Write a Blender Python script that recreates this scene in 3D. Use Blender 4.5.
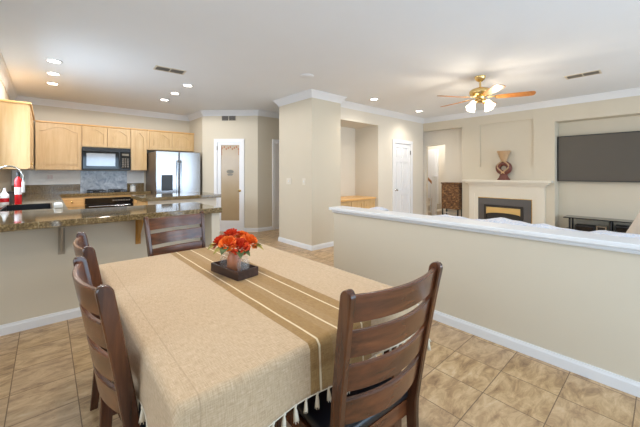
import bpy, bmesh, math, random
from mathutils import Vector, Matrix
random.seed(7)
PI = math.pi
S = bpy.context.scene
C = S.collection
for o in list(bpy.data.objects):
    bpy.data.objects.remove(o, do_unlink=True)

# ------------------------------------------------------------------ camera
YAW = math.radians(48.4)                 # angle between view axis and the world X axis
cd = bpy.data.cameras.new('camera'); cam = bpy.data.objects.new('camera', cd); C.objects.link(cam)
cd.sensor_width = 36; cd.lens = 308 / 640 * 36; cd.shift_y = -40.5 / 640; cd.clip_start = 0.02
cam.location = (0, 0, 1.33)
fw = Vector((math.cos(YAW), math.sin(YAW), 0))
cam.rotation_euler = fw.to_track_quat('-Z', 'Y').to_euler()
S.camera = cam
# ------------------------------------------------------------------ world, light, exposure
S.view_settings.view_transform = 'Standard'; S.view_settings.look = 'None'
S.view_settings.gamma = 1; S.view_settings.use_curve_mapping = False
S.view_settings.exposure = 0.2
W = bpy.data.worlds.new('sky'); S.world = W; W.use_nodes = True
bg = W.node_tree.nodes['Background']; bg.inputs[0].default_value = (0.72, 0.83, 1, 1); bg.inputs[1].default_value = 1.2

def area(name, loc, direction, sx, sy, power, col):
    l = bpy.data.lights.new(name, 'AREA'); l.shape = 'RECTANGLE'; l.size = sx; l.size_y = sy
    l.energy = power; l.color = col
    o = bpy.data.objects.new(name, l); C.objects.link(o); o.location = loc
    o.rotation_euler = Vector(direction).to_track_quat('-Z', 'Y').to_euler()
    return o
DAY = (0.68, 0.845, 1.0)
area('daylight_patio_door', (1.35, -1.98, 1.15), (0, 1, 0.5), 2.5, 2.0, 62, (0.52, 0.76, 1.0))
area('daylight_nook_window', (-1.98, 0.9, 1.5), (1, 0, 0.35), 2.2, 1.5, 26, DAY)
area('daylight_family_windows', (5.1, -3.48, 1.3), (0, 1, 0.3), 3.6, 2.2, 145, DAY)
area('added_kitchen_daylight', (-0.76, 4.95, 1.7), (1, 0, -0.6), 1.3, 1.0, 50, DAY)  # added daylight at an unseen window, brightens the kitchen
CAN_POWER = 10; WARM = (1.0, 0.93, 0.82)

# ------------------------------------------------------------------ materials
def lin(r, g, b):
    f = lambda c: (c / 255 / 12.92) if c / 255 <= 0.04045 else ((c / 255 + 0.055) / 1.055) ** 2.4
    return (f(r), f(g), f(b), 1)

class NT:
    def __init__(s, name):
        s.m = bpy.data.materials.new(name); s.m.use_nodes = True
        s.t = s.m.node_tree; s.b = s.t.nodes['Principled BSDF']
    def n(s, typ, **kw):
        x = s.t.nodes.new(typ)
        for k, v in kw.items(): setattr(x, k, v)
        return x
    def l(s, a, b): s.t.links.new(a, b)
    def set(s, sock, v):
        if hasattr(v, 'is_output'): s.l(v, sock)
        else: sock.default_value = v
    def math(s, op, a, b=0.0):
        x = s.n('ShaderNodeMath', operation=op); s.set(x.inputs[0], a); s.set(x.inputs[1], b); return x.outputs[0]
    def mix(s, f, a, b):
        x = s.n('ShaderNodeMix', data_type='RGBA'); s.set(x.inputs[0], f); s.set(x.inputs[6], a); s.set(x.inputs[7], b); return x.outputs[2]
    def ramp(s, f, stops):
        x = s.n('ShaderNodeValToRGB'); e = x.color_ramp.elements
        while len(e) < len(stops): e.new(0.5)
        for q, (p, c) in zip(e, stops): q.position = p; q.color = c
        s.l(f, x.inputs[0]); return x.outputs[0]
    def noise(s, vec, scale, detail=4, rough=0.55, dist=0.0):
        x = s.n('ShaderNodeTexNoise'); x.inputs['Scale'].default_value = scale; x.inputs['Detail'].default_value = detail
        x.inputs['Roughness'].default_value = rough; x.inputs['Distortion'].default_value = dist
        if vec is not None: s.l(vec, x.inputs['Vector'])
        return x.outputs[0]
    def coord(s, which='Object'): return s.n('ShaderNodeTexCoord').outputs[which]
    def mapping(s, vec, scale=(1, 1, 1), loc=(0, 0, 0), rot=(0, 0, 0)):
        x = s.n('ShaderNodeMapping'); s.l(vec, x.inputs[0]); x.inputs['Scale'].default_value = scale
        x.inputs['Location'].default_value = loc; x.inputs['Rotation'].default_value = rot; return x.outputs[0]
    def xyz(s, vec):
        x = s.n('ShaderNodeSeparateXYZ'); s.l(vec, x.inputs[0]); return x.outputs
    def bump(s, h, strength=0.2, dist=0.01):
        x = s.n('ShaderNodeBump'); x.inputs['Strength'].default_value = strength; x.inputs['Distance'].default_value = dist
        s.l(h, x.inputs['Height']); s.l(x.outputs[0], s.b.inputs['Normal'])
    def fin(s, color=None, rough=0.5, metal=0.0, spec=0.5, **kw):
        if color is not None: s.set(s.b.inputs['Base Color'], color)
        s.set(s.b.inputs['Roughness'], rough); s.set(s.b.inputs['Metallic'], metal)
        s.b.inputs['Specular IOR Level'].default_value = spec
        for k, v in kw.items(): s.set(s.b.inputs[k.replace('_', ' ')], v)
        return s.m

def plain(name, rgb, rough=0.5, metal=0.0, var=0.06, scale=12, **kw):
    t = NT(name); c = lin(*rgb)
    f = t.noise(t.coord(), scale, 3)
    d = tuple(max(0, x * (1 - var)) for x in c[:3]) + (1,); e = tuple(min(1, x * (1 + var)) for x in c[:3]) + (1,)
    return t.fin(t.mix(f, d, e), rough, metal, **kw)

def paint(name, rgb, rough=0.55):
    t = NT(name); v = t.coord(); c = lin(*rgb)
    f = t.noise(v, 2.5, 2)
    col = t.mix(f, tuple(x * 0.985 for x in c[:3]) + (1,), tuple(min(1, x * 1.015) for x in c[:3]) + (1,))
    t.bump(t.noise(v, 170, 2), 0.06, 0.002)
    return t.fin(col, rough, 0, 0.3)

def wood(name, c0, c1, c2, rough=0.3, axis='Z', scale=1.0, coat=0.0):
    t = NT(name); v = t.coord()
    sc = {'X': (1.2, 14, 14), 'Y': (14, 1.2, 14), 'Z': (14, 14, 1.2)}[axis]
    m = t.mapping(v, tuple(q * scale for q in sc))
    f = t.noise(m, 1.6, 6, 0.6, 0.6)
    col = t.ramp(f, [(0.28, lin(*c0)), (0.5, lin(*c1)), (0.74, lin(*c2))])
    t.bump(f, 0.05, 0.004)
    return t.fin(col, rough, 0, 0.5, Coat_Weight=coat, Coat_Roughness=0.15)

def floor_mat():
    t = NT('travertine floor tile'); v = t.coord(); x, y, z = t.xyz(v)
    tx = t.math('DIVIDE', t.math('ADD', x, 0.166 + 30.6), 0.306); ty = t.math('DIVIDE', t.math('ADD', y, -0.43 + 31.0), 0.31)
    ix, iy = t.math('FLOOR', tx), t.math('FLOOR', ty); fx, fy = t.math('FRACT', tx), t.math('FRACT', ty)
    ex = t.math('MINIMUM', fx, t.math('SUBTRACT', 1.0, fx)); ey = t.math('MINIMUM', fy, t.math('SUBTRACT', 1.0, fy))
    e = t.math('MINIMUM', ex, ey); grout = t.math('LESS_THAN', e, 0.0085)
    cb = t.n('ShaderNodeCombineXYZ'); t.l(ix, cb.inputs[0]); t.l(iy, cb.inputs[1])
    wn = t.n('ShaderNodeTexWhiteNoise', noise_dimensions='2D'); t.l(cb.outputs[0], wn.inputs['Vector'])
    off = t.n('ShaderNodeVectorMath', operation='MULTIPLY_ADD'); t.l(wn.outputs['Color'], off.inputs[0])
    off.inputs[1].default_value = (9, 9, 9); t.l(v, off.inputs[2])
    vv = t.mapping(off.outputs[0], (1.0, 2.6, 1), rot=(0, 0, 0.25))
    n1 = t.noise(vv, 5.5, 8, 0.70, 0.7); n2 = t.noise(off.outputs[0], 22, 4, 0.6, 0.4)
    c = t.ramp(n1, [(0.32, lin(128, 98, 66)), (0.46, lin(180, 147, 106)), (0.58, lin(206, 175, 132)), (0.75, lin(224, 203, 168))])
    c = t.mix(t.math('MULTIPLY', wn.outputs['Value'], 0.30), c, lin(190, 166, 146))
    pit = t.math('LESS_THAN', n2, 0.36); c = t.mix(t.math('MULTIPLY', pit, 0.30), c, lin(146, 116, 88))
    c = t.mix(grout, c, lin(128, 106, 82))
    bs = t.math('SUBTRACT', 1.0, grout); t.bump(bs, 0.35, 0.003)
    r = t.math('ADD', 0.30, t.math('MULTIPLY', grout, 0.4))
    return t.fin(c, r, 0, 0.45)

def granite(name, sx=0.305, sy=0.305, ox=0.0, oy=0.0, rough=0.07, grid='XY'):
    t = NT(name); v = t.coord(); x, y, z = t.xyz(v)
    vo = t.n('ShaderNodeTexVoronoi'); vo.inputs['Scale'].default_value = 130; t.l(v, vo.inputs['Vector'])
    n1 = t.noise(v, 60, 5, 0.7); n2 = t.noise(v, 9, 3)
    c = t.ramp(n1, [(0.30, lin(40, 32, 22)), (0.45, lin(104, 84, 54)), (0.56, lin(140, 118, 80)), (0.70, lin(190, 168, 128))])
    c = t.mix(t.math('MULTIPLY', n2, 0.35), c, lin(84, 74, 52))
    a, b = (x, y) if grid == 'XY' else (x, z)
    fx = t.math('FRACT', t.math('DIVIDE', t.math('ADD', a, 20 + ox), sx)); fy = t.math('FRACT', t.math('DIVIDE', t.math('ADD', b, 20 + oy), sy))
    g = t.math('MAXIMUM', t.math('LESS_THAN', fx, 0.012), t.math('LESS_THAN', fy, 0.012))
    c = t.mix(g, c, lin(150, 136, 108))
    return t.fin(c, rough, 0, 0.6)

def cloth_mat():
    t = NT('woven striped table linen'); uv = t.n('ShaderNodeUVMap'); uv.uv_map = 'flat'; u = uv.outputs[0]
    x, y, z = t.xyz(u)
    a = t.noise(t.mapping(u, (420, 34, 1)), 1.0, 3, 0.6); b = t.noise(t.mapping(u, (34, 420, 1)), 1.0, 3, 0.6)
    w = t.math('MULTIPLY', t.math('ADD', a, b), 0.5)
    base = t.ramp(w, [(0.34, lin(172, 145, 113)), (0.5, lin(194, 167, 134)), (0.66, lin(212, 188, 158))])
    band = t.ramp(w, [(0.34, lin(136, 104, 60)), (0.5, lin(158, 124, 76)), (0.66, lin(176, 142, 94))])
    def rng(lo, hi): return t.math('MULTIPLY', t.math('GREATER_THAN', x, lo), t.math('LESS_THAN', x, hi))
    c = t.mix(rng(0.645, 0.958), base, band)
    c = t.mix(t.math('MULTIPLY', rng(0.745, 0.83), 0.12), c, base)
    lines = t.math('ADD', t.math('ADD', rng(0.682, 0.690), rng(0.783, 0.791)), rng(0.898, 0.906))
    c = t.mix(lines, c, lin(226, 206, 170))
    c = t.mix(t.math('MULTIPLY', t.math('ADD', rng(0.286, 0.290), rng(1.206, 1.210)), 0.3), c, lin(150, 124, 92))
    t.bump(w, 0.25, 0.001)
    return t.fin(c, 0.85, 0, 0.2, Sheen_Weight=0.15)

def weave_basket():
    t = NT('woven water hyacinth'); v = t.coord()
    br = t.n('ShaderNodeTexBrick'); m = t.mapping(v, (1, 1, 1), rot=(0, PI / 2, PI / 2))
    x, y, z = t.xyz(v); cb = t.n('ShaderNodeCombineXYZ'); t.l(y, cb.inputs[0]); t.l(z, cb.inputs[1])
    t.l(cb.outputs[0], br.inputs['Vector']); br.inputs['Scale'].default_value = 9
    br.inputs['Color1'].default_value = lin(126, 84, 48); br.inputs['Color2'].default_value = lin(84, 54, 32); br.inputs['Mortar'].default_value = lin(38, 24, 15)
    br.inputs['Mortar Size'].default_value = 0.03
    n = t.noise(t.mapping(v, (1, 1, 1.7)), 17, 4, 0.75); c = t.mix(0.55, br.outputs[0], t.ramp(n, [(0.36, lin(44, 26, 14)), (0.52, lin(112, 74, 42)), (0.66, lin(206, 160, 100))]))
    t.bump(n, 0.8, 0.01)
    return t.fin(c, 0.75)

def throw_mat():
    t = NT('white throw with pale blue print'); v = t.coord()
    n = t.noise(v, 17, 4, 0.6, 1.5)
    c = t.ramp(n, [(0.42, lin(234, 234, 238)), (0.50, lin(196, 204, 224)), (0.55, lin(232, 231, 236)), (0.70, lin(218, 204, 204))])
    return t.fin(c, 0.9, 0, 0.2)

def steel(name, rgb, rough=0.25, axis=2):
    t = NT(name); v = t.coord(); sc = [90, 90, 90]; sc[axis] = 1.5
    n = t.noise(t.mapping(v, tuple(sc)), 1.0, 2)
    return t.fin(lin(*rgb), t.math('ADD', rough - 0.04, t.math('MULTIPLY', n, 0.08)), 1.0)

def emit(name, rgb, strength):
    t = NT(name); t.fin(lin(*rgb), 0.4); t.b.inputs['Emission Color'].default_value = lin(*rgb); t.b.inputs['Emission Strength'].default_value = strength
    return t.m

def glass(name, rgb=(255, 255, 255), rough=0.02, alpha=0.25):
    t = NT(name); t.fin(lin(*rgb), rough, 0, 0.6); t.b.inputs['Alpha'].default_value = alpha
    return t.m

def slate():
    t = NT('blue grey slate panel'); v = t.coord(); n = t.noise(v, 9, 6, 0.65, 0.8)
    c = t.ramp(n, [(0.3, lin(122, 130, 142)), (0.5, lin(168, 174, 184)), (0.7, lin(206, 210, 216))])
    return t.fin(c, 0.22, 0, 0.6)

def petal_mat(name, a, b):
    t = NT(name); v = t.coord(); n = t.noise(v, 60, 3)
    return t.fin(t.ramp(n, [(0.3, lin(*a)), (0.7, lin(*b))]), 0.6, 0, 0.3)

M = {}
M['wall'] = paint('warm beige wall paint', (211, 201, 182))
M['wall_light'] = paint('cream wall paint', (224, 216, 202))
M['ceiling'] = paint('white ceiling paint', (236, 239, 243), 0.8)
M['trim'] = paint('white trim paint', (230, 231, 233), 0.35)
M['mantel'] = paint('off white mantel paint', (228, 221, 206), 0.4)
M['door'] = paint('white door paint', (238, 238, 240), 0.35)
M['floor'] = floor_mat()
M['granite'] = granite('brown granite counter tile', ox=0.065)
M['granite_back'] = granite('brown granite backsplash tile', 0.305, 0.305, 0.05, 0.2, 0.15, 'XZ')
M['maple'] = wood('honey maple cabinet', (206, 169, 116), (216, 181, 130), (224, 192, 142), 0.35)
M['maple_h'] = wood('honey maple board', (218, 168, 102), (230, 182, 118), (238, 194, 132), 0.35, 'X')
M['walnut'] = wood('dark cherry chair wood', (46, 24, 13), (78, 43, 24), (106, 61, 34), 0.26, 'Z', 1.0, 0.35)
M['walnut_x'] = wood('dark cherry slat wood', (54, 29, 16), (92, 51, 29), (124, 72, 40), 0.26, 'X', 1.0, 0.35)
M['darkwood'] = wood('espresso tray wood', (44, 28, 22), (68, 46, 38), (88, 62, 52), 0.5, 'Y')
M['leather'] = plain('black leather seat', (24, 25, 30), 0.3, 0, 0.2, 40)
M['cloth'] = cloth_mat()
M['tassel'] = plain('cream cotton tassel', (226, 214, 192), 0.9, 0, 0.1, 80)
M['steel'] = steel('brushed stainless steel', (176, 178, 183), 0.22)
M['steel_dark'] = plain('grey appliance side', (120, 108, 96), 0.45, 0.2)
M['chrome'] = steel('satin nickel', (190, 188, 182), 0.2)
M['black_glass'] = plain('black glass', (18, 18, 20), 0.06, 0, 0.1)
M['black'] = plain('black enamel', (24, 24, 25), 0.3)
M['black_matt'] = plain('matt black plastic', (30, 30, 32), 0.55)
M['oven_window'] = plain('oven window glass with painted reflection', (165, 168, 172), 0.08, 0.3)  # pale grey is the room's reflection put into the glass colour
M['brass'] = plain('polished brass', (228, 198, 134), 0.22, 1.0)
M['brass_panel'] = plain('brushed brass panel', (222, 186, 120), 0.35, 0.7)
M['slate'] = slate()
M['surround'] = plain('charcoal slate hearth surround', (92, 88, 86), 0.3)
M['firebox'] = plain('dark firebox', (44, 38, 32), 0.5)
M['fan_blade'] = wood('oak fan blade', (150, 92, 42), (176, 114, 56), (196, 136, 76), 0.4, 'X')
M['shade'] = emit('lit frosted glass shade', (255, 240, 214), 4.0)
M['lamp'] = emit('lit recessed lamp lens', (255, 246, 230), 14.0)
M['red'] = plain('red enamel', (196, 24, 30), 0.25)
M['white_plastic'] = plain('white plastic', (232, 232, 230), 0.4)
M['label'] = plain('white paper label', (226, 214, 214), 0.6)
M['grey_metal'] = plain('painted beige bracket', (168, 156, 138), 0.5)
M['gold_wood'] = plain('golden stained bracket', (186, 136, 66), 0.45)
M['tv'] = plain('switched off screen', (82, 75, 66), 0.5, 0, 0.06, 2)
M['basket'] = weave_basket()
M['throw'] = throw_mat()
M['sofa'] = plain('light grey sofa fabric', (186, 182, 178), 0.9, 0, 0.08, 60)
M['pillow'] = plain('beige pillow fabric', (206, 192, 176), 0.9, 0, 0.08, 50)
M['pillow_blue'] = plain('pale blue pillow fabric', (196, 214, 232), 0.9, 0, 0.08, 50)
M['terracotta'] = plain('copper pink glazed jar', (196, 128, 92), 0.3, 0, 0.15, 30)
M['clear'] = glass('clear jar glass', (236, 232, 226), 0.03, 0.10)
M['petal_orange'] = petal_mat('orange petals', (226, 84, 22), (246, 138, 52))
M['petal_red'] = petal_mat('red orange petals', (190, 40, 20), (232, 88, 44))
M['leaf'] = petal_mat('olive green leaf', (104, 104, 44), (178, 154, 72))
M['leaf_dark'] = petal_mat('deep green leaf', (44, 62, 34), (92, 104, 56))
M['stem'] = plain('green stem', (70, 88, 44), 0.7)
M['vent'] = plain('grey vent louvre', (126, 118, 108), 0.5)
M['vent_dark'] = plain('dark vent opening', (70, 66, 62), 0.6)
M['vase_dark'] = plain('dark red brown ceramic', (104, 54, 42), 0.4, 0, 0.3, 18)
M['vase_tan'] = plain('tan ceramic', (184, 152, 116), 0.5, 0, 0.15, 20)
M['etched'] = plain('tan etched glass', (178, 155, 122), 0.25, 0, 0.12, 3)
M['etch_leaf'] = plain('brown leaf etching', (160, 92, 40), 0.4)
M['etch_grey'] = plain('grey etched emblem', (120, 112, 96), 0.4)
M['soil'] = plain('beige stair carpet', (206, 196, 182), 0.9)

# ------------------------------------------------------------------ mesh building
class MB:
    def __init__(s): s.bm = bmesh.new()
    def face(s, pts):
        try: return s.bm.faces.new([s.bm.verts.new(p) for p in pts])
        except ValueError: return None
    def box(s, x0, y0, z0, x1, y1, z1, bev=0.0, seg=1, mat=None):
        b = bmesh.new(); bmesh.ops.create_cube(b, size=1)
        for v in b.verts:
            v.co = Vector(((x0 + x1) / 2 + v.co.x * (x1 - x0), (y0 + y1) / 2 + v.co.y * (y1 - y0), (z0 + z1) / 2 + v.co.z * (z1 - z0)))
        if bev > 0:
            bmesh.ops.bevel(b, geom=b.edges[:], offset=bev, segments=seg, affect='EDGES', profile=0.5)
        if mat is not None: b.transform(mat)
        s.join(b); return s
    def join(s, b):
        me = bpy.data.meshes.new('tmp'); b.to_mesh(me); b.free(); s.bm.from_mesh(me); bpy.data.meshes.remove(me)
    def rings(s, rings, close_u=True, cap=True):
        R = [[s.bm.verts.new(p) for p in r] for r in rings]; n = len(R[0])
        for a, b in zip(R, R[1:]):
            for i in range(n if close_u else n - 1):
                j = (i + 1) % n
                try: s.bm.faces.new((a[i], a[j], b[j], b[i]))
                except ValueError: pass
        if cap and close_u:
            for r in (R[0][::-1], R[-1]):
                try: s.bm.faces.new(r)
                except ValueError: pass
        return s
    def lathe(s, prof, cx=0, cy=0, seg=24, mat=None, cap=True):
        rs = []
        for r, z in prof:
            ring = [Vector((cx + max(r, 1e-4) * math.cos(2 * PI * i / seg), cy + max(r, 1e-4) * math.sin(2 * PI * i / seg), z)) for i in range(seg)]
            if mat is not None: ring = [mat @ p for p in ring]
            rs.append(ring)
        return s.rings(rs, True, cap)
    def tube(s, pts, r, seg=10, rr=None):
        pts = [Vector(p) for p in pts]; rs = []
        up = Vector((0, 0, 1))
        for i, p in enumerate(pts):
            d = (pts[min(i + 1, len(pts) - 1)] - pts[max(i - 1, 0)]).normalized()
            a = d.cross(up)
            if a.length < 1e-3: a = d.cross(Vector((0, 1, 0)))
            a.normalize(); b = d.cross(a).normalized(); q = rr[i] if rr else r
            rs.append([p + (a * math.cos(2 * PI * k / seg) + b * math.sin(2 * PI * k / seg)) * q for k in range(seg)])
        return s.rings(rs)
    def prism(s, poly, fn, d0, d1):
        """poly of (a, z) in a wall plane, extruded between depths d0, d1 with fn(a, z, d) -> point"""
        A = [s.bm.verts.new(fn(a, z, d0)) for a, z in poly]; B = [s.bm.verts.new(fn(a, z, d1)) for a, z in poly]
        n = len(poly)
        for i in range(n):
            j = (i + 1) % n; s.bm.faces.new((A[i], A[j], B[j], B[i]))
        s.bm.faces.new(A[::-1]); s.bm.faces.new(B); return s
    def pbox(s, a0, z0, a1, z1, fn, d0, d1): return s.prism([(a0, z0), (a1, z0), (a1, z1), (a0, z1)], fn, d0, d1)
    def sweep(s, path, prof, closed=False):
        """path: list of (x,y), room on the LEFT of travel; prof: closed polygon of (out, z)"""
        P = [Vector((p[0], p[1], 0)) for p in path]; rs = []
        for i, p in enumerate(P):
            d0 = (p - P[i - 1]).normalized() if i > 0 else None
            d1 = (P[i + 1] - p).normalized() if i < len(P) - 1 else None
            n0 = Vector((-d0.y, d0.x, 0)) if d0 else None; n1 = Vector((-d1.y, d1.x, 0)) if d1 else None
            if n0 is None: m = n1
            elif n1 is None: m = n0
            else:
                m = (n0 + n1).normalized(); m = m / max(0.25, m.dot(n0))
            rs.append([p + m * o + Vector((0, 0, z)) for o, z in prof])
        return s.rings(rs)
    def wall(s, fn, a0, z0, a1, z1, holes, d0, d1):
        As = sorted({a0, a1, *[h[0] for h in holes], *[h[2] for h in holes]}); Zs = sorted({z0, z1, *[h[1] for h in holes], *[h[3] for h in holes]})
        As = [a for a in As if a0 <= a <= a1]; Zs = [z for z in Zs if z0 <= z <= z1]
        for p, q in zip(As, As[1:]):
            run = None
            for u, v in zip(Zs, Zs[1:]):
                ca, cz = (p + q) / 2, (u + v) / 2
                inside = any(h[0] < ca < h[2] and h[1] < cz < h[3] for h in holes)
                if not inside: run = (run[0], v) if run else (u, v)
                if (inside or v == Zs[-1]) and run: s.pbox(p, run[0], q, run[1], fn, d0, d1); run = None
        return s
    def build(s, name, mat, parent=None, smooth=False, off=None, angle=None):
        bmesh.ops.recalc_face_normals(s.bm, faces=s.bm.faces[:])
        me = bpy.data.meshes.new(name)
        if off is not None: s.bm.transform(Matrix.Translation(-Vector(off)))
        s.bm.to_mesh(me); s.bm.free(); me.materials.append(mat)
        if smooth:
            me.polygons.foreach_set('use_smooth', [True] * len(me.polygons))
            if angle is not None: me.set_sharp_from_angle(angle=math.radians(angle))
        o = bpy.data.objects.new(name, me); C.objects.link(o)
        if parent is not None: o.parent = parent
        return o

LOC = {}
def tag(o, label, cat, group=None):
    o['label'] = label; o['category'] = cat
    if group: o['group'] = group
    return o
def thing(name, label, cat, loc=(0, 0, 0), rz=0.0, group=None):
    o = bpy.data.objects.new(name, None); C.objects.link(o); o.location = loc; o.rotation_euler = (0, 0, rz); o.empty_display_size = 0.1
    return tag(o, label, cat, group)
def part(name, mb, mat, parent, world=True, smooth=False, angle=40, label=None):
    root = parent
    while root.parent: root = root.parent
    o = mb.build(name, mat, parent, smooth, root.location if world else None, angle)
    if label: o['label'] = label
    return o
def single(name, mb, mat, label, cat, group=None, smooth=False, angle=40):
    """one-mesh thing built in world coordinates; origin moved to its base"""
    vs = [v.co for v in mb.bm.verts]
    base = Vector(((min(v.x for v in vs) + max(v.x for v in vs)) / 2, (min(v.y for v in vs) + max(v.y for v in vs)) / 2, min(v.z for v in vs)))
    o = mb.build(name, mat, None, smooth, base, angle); o.location = base
    return tag(o, label, cat, group)
def struct(name, mb, mat, label=None, parent=None, smooth=False, cat='structure'):
    o = mb.build(name, mat, parent, smooth)
    if parent is None:
        o['kind'] = 'structure'
        if label: o['label'] = label
        o['category'] = cat
    return o
def copy_tree(o, parent=None):
    c = o.copy(); C.objects.link(c)
    if parent is not None: c.parent = parent
    for ch in list(o.children): copy_tree(ch, c)
    return c
fX = lambda X, s=-1: (lambda a, z, d: Vector((X + s * d, a, z)))     # plane X = const, a = y
fY = lambda Y, s=-1: (lambda a, z, d: Vector((a, Y + s * d, z)))     # plane Y = const, a = x

# ------------------------------------------------------------------ the setting
CH = 2.74
struct('floor', MB().box(-1.8, -3.4, -0.1, 10.2, 8.1, 0), M['floor'], 'tan travertine tile floor', cat='floor')
struct('ceiling', MB().box(-1.8, -3.4, CH, 10.2, 8.1, CH + 0.1), M['ceiling'], 'flat white ceiling', cat='ceiling')
struct('wall_kitchen_back', MB().box(-0.6, 7.95, 0, 2.8, 8.07, CH), M['wall'], 'beige back wall of the kitchen', cat='wall')
kw = (4.3, 1.15, 5.6, 2.25)
struct('wall_kitchen_left', MB().wall(fX(-0.48), 3.62, 0, 7.95, CH, [kw], 0, 0.12), M['wall'], 'beige left wall of the kitchen', cat='wall')
struct('wall_fridge_side', MB().box(2.68, 7.02, 0, 2.80, 7.95, CH), M['wall'], 'short beige wall beside the refrigerator', cat='wall')
U = Vector((1, -1, 0)).normalized(); N = Vector((-1, -1, 0)).normalized(); O = Vector((2.66, 7.04, 0))
fD = lambda a, z, d: O + U * a + N * d + Vector((0, 0, z))
DL = 1.28
pe = fD(DL, 0, 0)
pd = (0.286, 0, 0.964, 2.09)
struct('wall_pantry', MB().wall(fD, 0, 0, DL, CH, [(0.31, 0, 0.94, 2.06)], 0, -0.1), M['wall'], 'angled beige wall around the pantry door', cat='wall')
struct('wall_hallway', MB().wall(fY(pe.y, 1), pe.x, 0, 5.4, CH, [(4.02, 0, 4.8, 2.05)], 0, 0.1), M['wall'], 'beige hallway wall right of the pantry', cat='wall')
struct('wall_hallway_end', MB().box(5.3, 5.05, 0, 5.4, pe.y, CH), M['wall'], 'beige wall at the hallway end', cat='wall')
# pillar block, with the niche beside it
struct('wall_pillar', MB().box(3.40, 4.04, 0, 4.10, 5.03, CH), M['wall'], 'square beige wall pillar at the hallway corner', cat='wall')
YM = 4.25
struct('wall_closet', MB().wall(fY(YM, 1), 4.10, 0, 7.40, CH, [(4.30, 0, 5.50, 2.385), (6.10, 0, 6.80, 2.05)], 0, 0.12)
       .box(4.10, 4.93, 0, 5.62, 5.03, CH).box(4.1, 4.37, 0, 4.30, 4.93, CH).box(5.50, 4.37, 0, 5.62, 4.93, CH).box(4.3, 4.37, 2.385, 5.5, 4.93, 2.5),
       M['wall_light'], 'cream wall with the niche and closet door', cat='wall')
XF = 7.40
struct('wall_fireplace', MB().wall(fX(XF, 1), -3.3, 0, 4.25, CH, [(3.24, 0, 4.25, 2.42), (-0.75, 0, 1.45, 2.33), (1.80, 1.46, 2.835, 2.43)], 0, 0.12)
       .box(XF + 0.03, 1.79, 1.45, XF + 0.10, 2.845, 2.44), M['wall'], 'beige fireplace wall with recessed panel', cat='wall')
struct('wall_television_niche', MB().box(7.70, -0.85, 0, 7.80, 1.55, CH).box(7.52, 1.45, 0, 7.70, 1.55, 2.43).box(7.52, -0.85, 0, 7.70, -0.75, 2.43).box(7.52, -0.75, 2.33, 7.70, 1.45, 2.43),
       M['wall'], 'recess of the television niche', cat='wall')
struct('wall_alcove', MB().wall(fX(7.56, 1), 3.10, 0, 4.37, CH, [(3.74, 0, 4.26, 2.05)], 0, 0.1), M['wall_light'], 'cream wall left of the fireplace with hall doorway', cat='wall')
struct('wall_hall_beyond', MB().box(9.7, 2.4, 0, 9.8, 7.6, CH).box(7.66, 3.50, 0, 8.9, 3.60, CH).box(7.66, 7.5, 0, 9.8, 7.6, CH).box(7.66, 2.4, 0, 9.8, 2.5, CH)
       .box(7.66, 4.40, 0, 7.70, 7.6, CH), M['wall_light'], 'cream walls of the stair hall beyond the doorway', cat='wall')
# half wall with white cap
struct('wall_half', MB().box(2.64, -1.9, 0, 2.78, 2.72, 0.862), M['wall'], 'beige half wall between dining and family room', cat='wall')
capp = MB().box(2.585, -1.9, 0.876, 2.835, 2.755, 0.912, 0.008, 2).box(2.615, -1.9, 0.846, 2.805, 2.735, 0.878, 0.008, 1)
struct('trim_1', capp, M['trim'], 'white cap along the half wall', cat='trim')
# peninsula wall and its end pier
struct('wall_peninsula', MB().box(-0.6, 3.62, 0, 1.455, 3.74, 0.885).box(1.365, 3.34, 0, 1.455, 3.625, 0.885), M['wall'], 'beige wall under the breakfast counter', cat='wall')
# behind the camera
struct('wall_nook_left', MB().wall(fX(-1.70, -1), -1.8, 0, 3.74, CH, [(-0.3, 0.75, 2.1, 2.25)], 0, 0.12), M['wall'], 'beige wall left of the dining area', cat='wall')
struct('wall_nook_corner', MB().box(-1.82, 3.62, 0, -0.48, 3.74, CH), M['wall'], 'beige wall joining the kitchen', cat='wall')
struct('wall_nook_back', MB().wall(fY(-1.70, -1), -1.82, 0, 2.78, CH, [(0.1, 0, 2.6, 2.15)], 0, 0.12), M['wall'], 'beige wall behind the dining area', cat='wall')
struct('wall_family_side', MB().box(2.64, -3.3, 0, 2.78, -1.8, CH), M['wall'], 'beige side wall of the family room', cat='wall')
struct('wall_family_back', MB().wall(fY(-3.2, -1), 2.64, 0, 7.52, CH, [(3.3, 0.2, 4.95, 2.4), (5.25, 0.2, 6.9, 2.4)], 0, 0.12), M['wall'], 'beige back wall of the family room', cat='wall')
def window_frame(name, fn, a0, z0, a1, z1, na, nz, label):
    b = MB(); w = 0.05
    b.wall(fn, a0, z0, a1, z1, [(a0 + w, z0 + w, a1 - w, z1 - w)], -0.01, 0.11)
    for i in range(1, na): a = a0 + (a1 - a0) * i / na; b.pbox(a - 0.015, z0, a + 0.015, z1, fn, 0.03, 0.07)
    for i in range(1, nz): z = z0 + (z1 - z0) * i / nz; b.pbox(a0, z - 0.012, a1, z + 0.012, fn, 0.035, 0.065)
    struct(name, b, M['trim'], label, cat='window')
window_frame('window_1', fX(-0.48), 4.3, 1.15, 5.6, 2.25, 2, 1, 'added out-of-view white window frame letting light into the kitchen')  # unseen window, added so daylight reaches the kitchen
window_frame('window_2', fX(-1.70, -1), -0.3, 0.75, 2.1, 2.25, 2, 1, 'white dining window frame')
window_frame('window_3', fY(-1.70, -1), 0.1, 0.0, 2.6, 2.15, 2, 1, 'white patio door frame behind the table')
window_frame('window_4', fY(-3.2, -1), 3.3, 0.2, 4.95, 2.4, 2, 1, 'white family room window frame')
window_frame('window_5', fY(-3.2, -1), 5.25, 0.2, 6.9, 2.4, 2, 1, 'white family room window frame near the fireplace wall')
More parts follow.
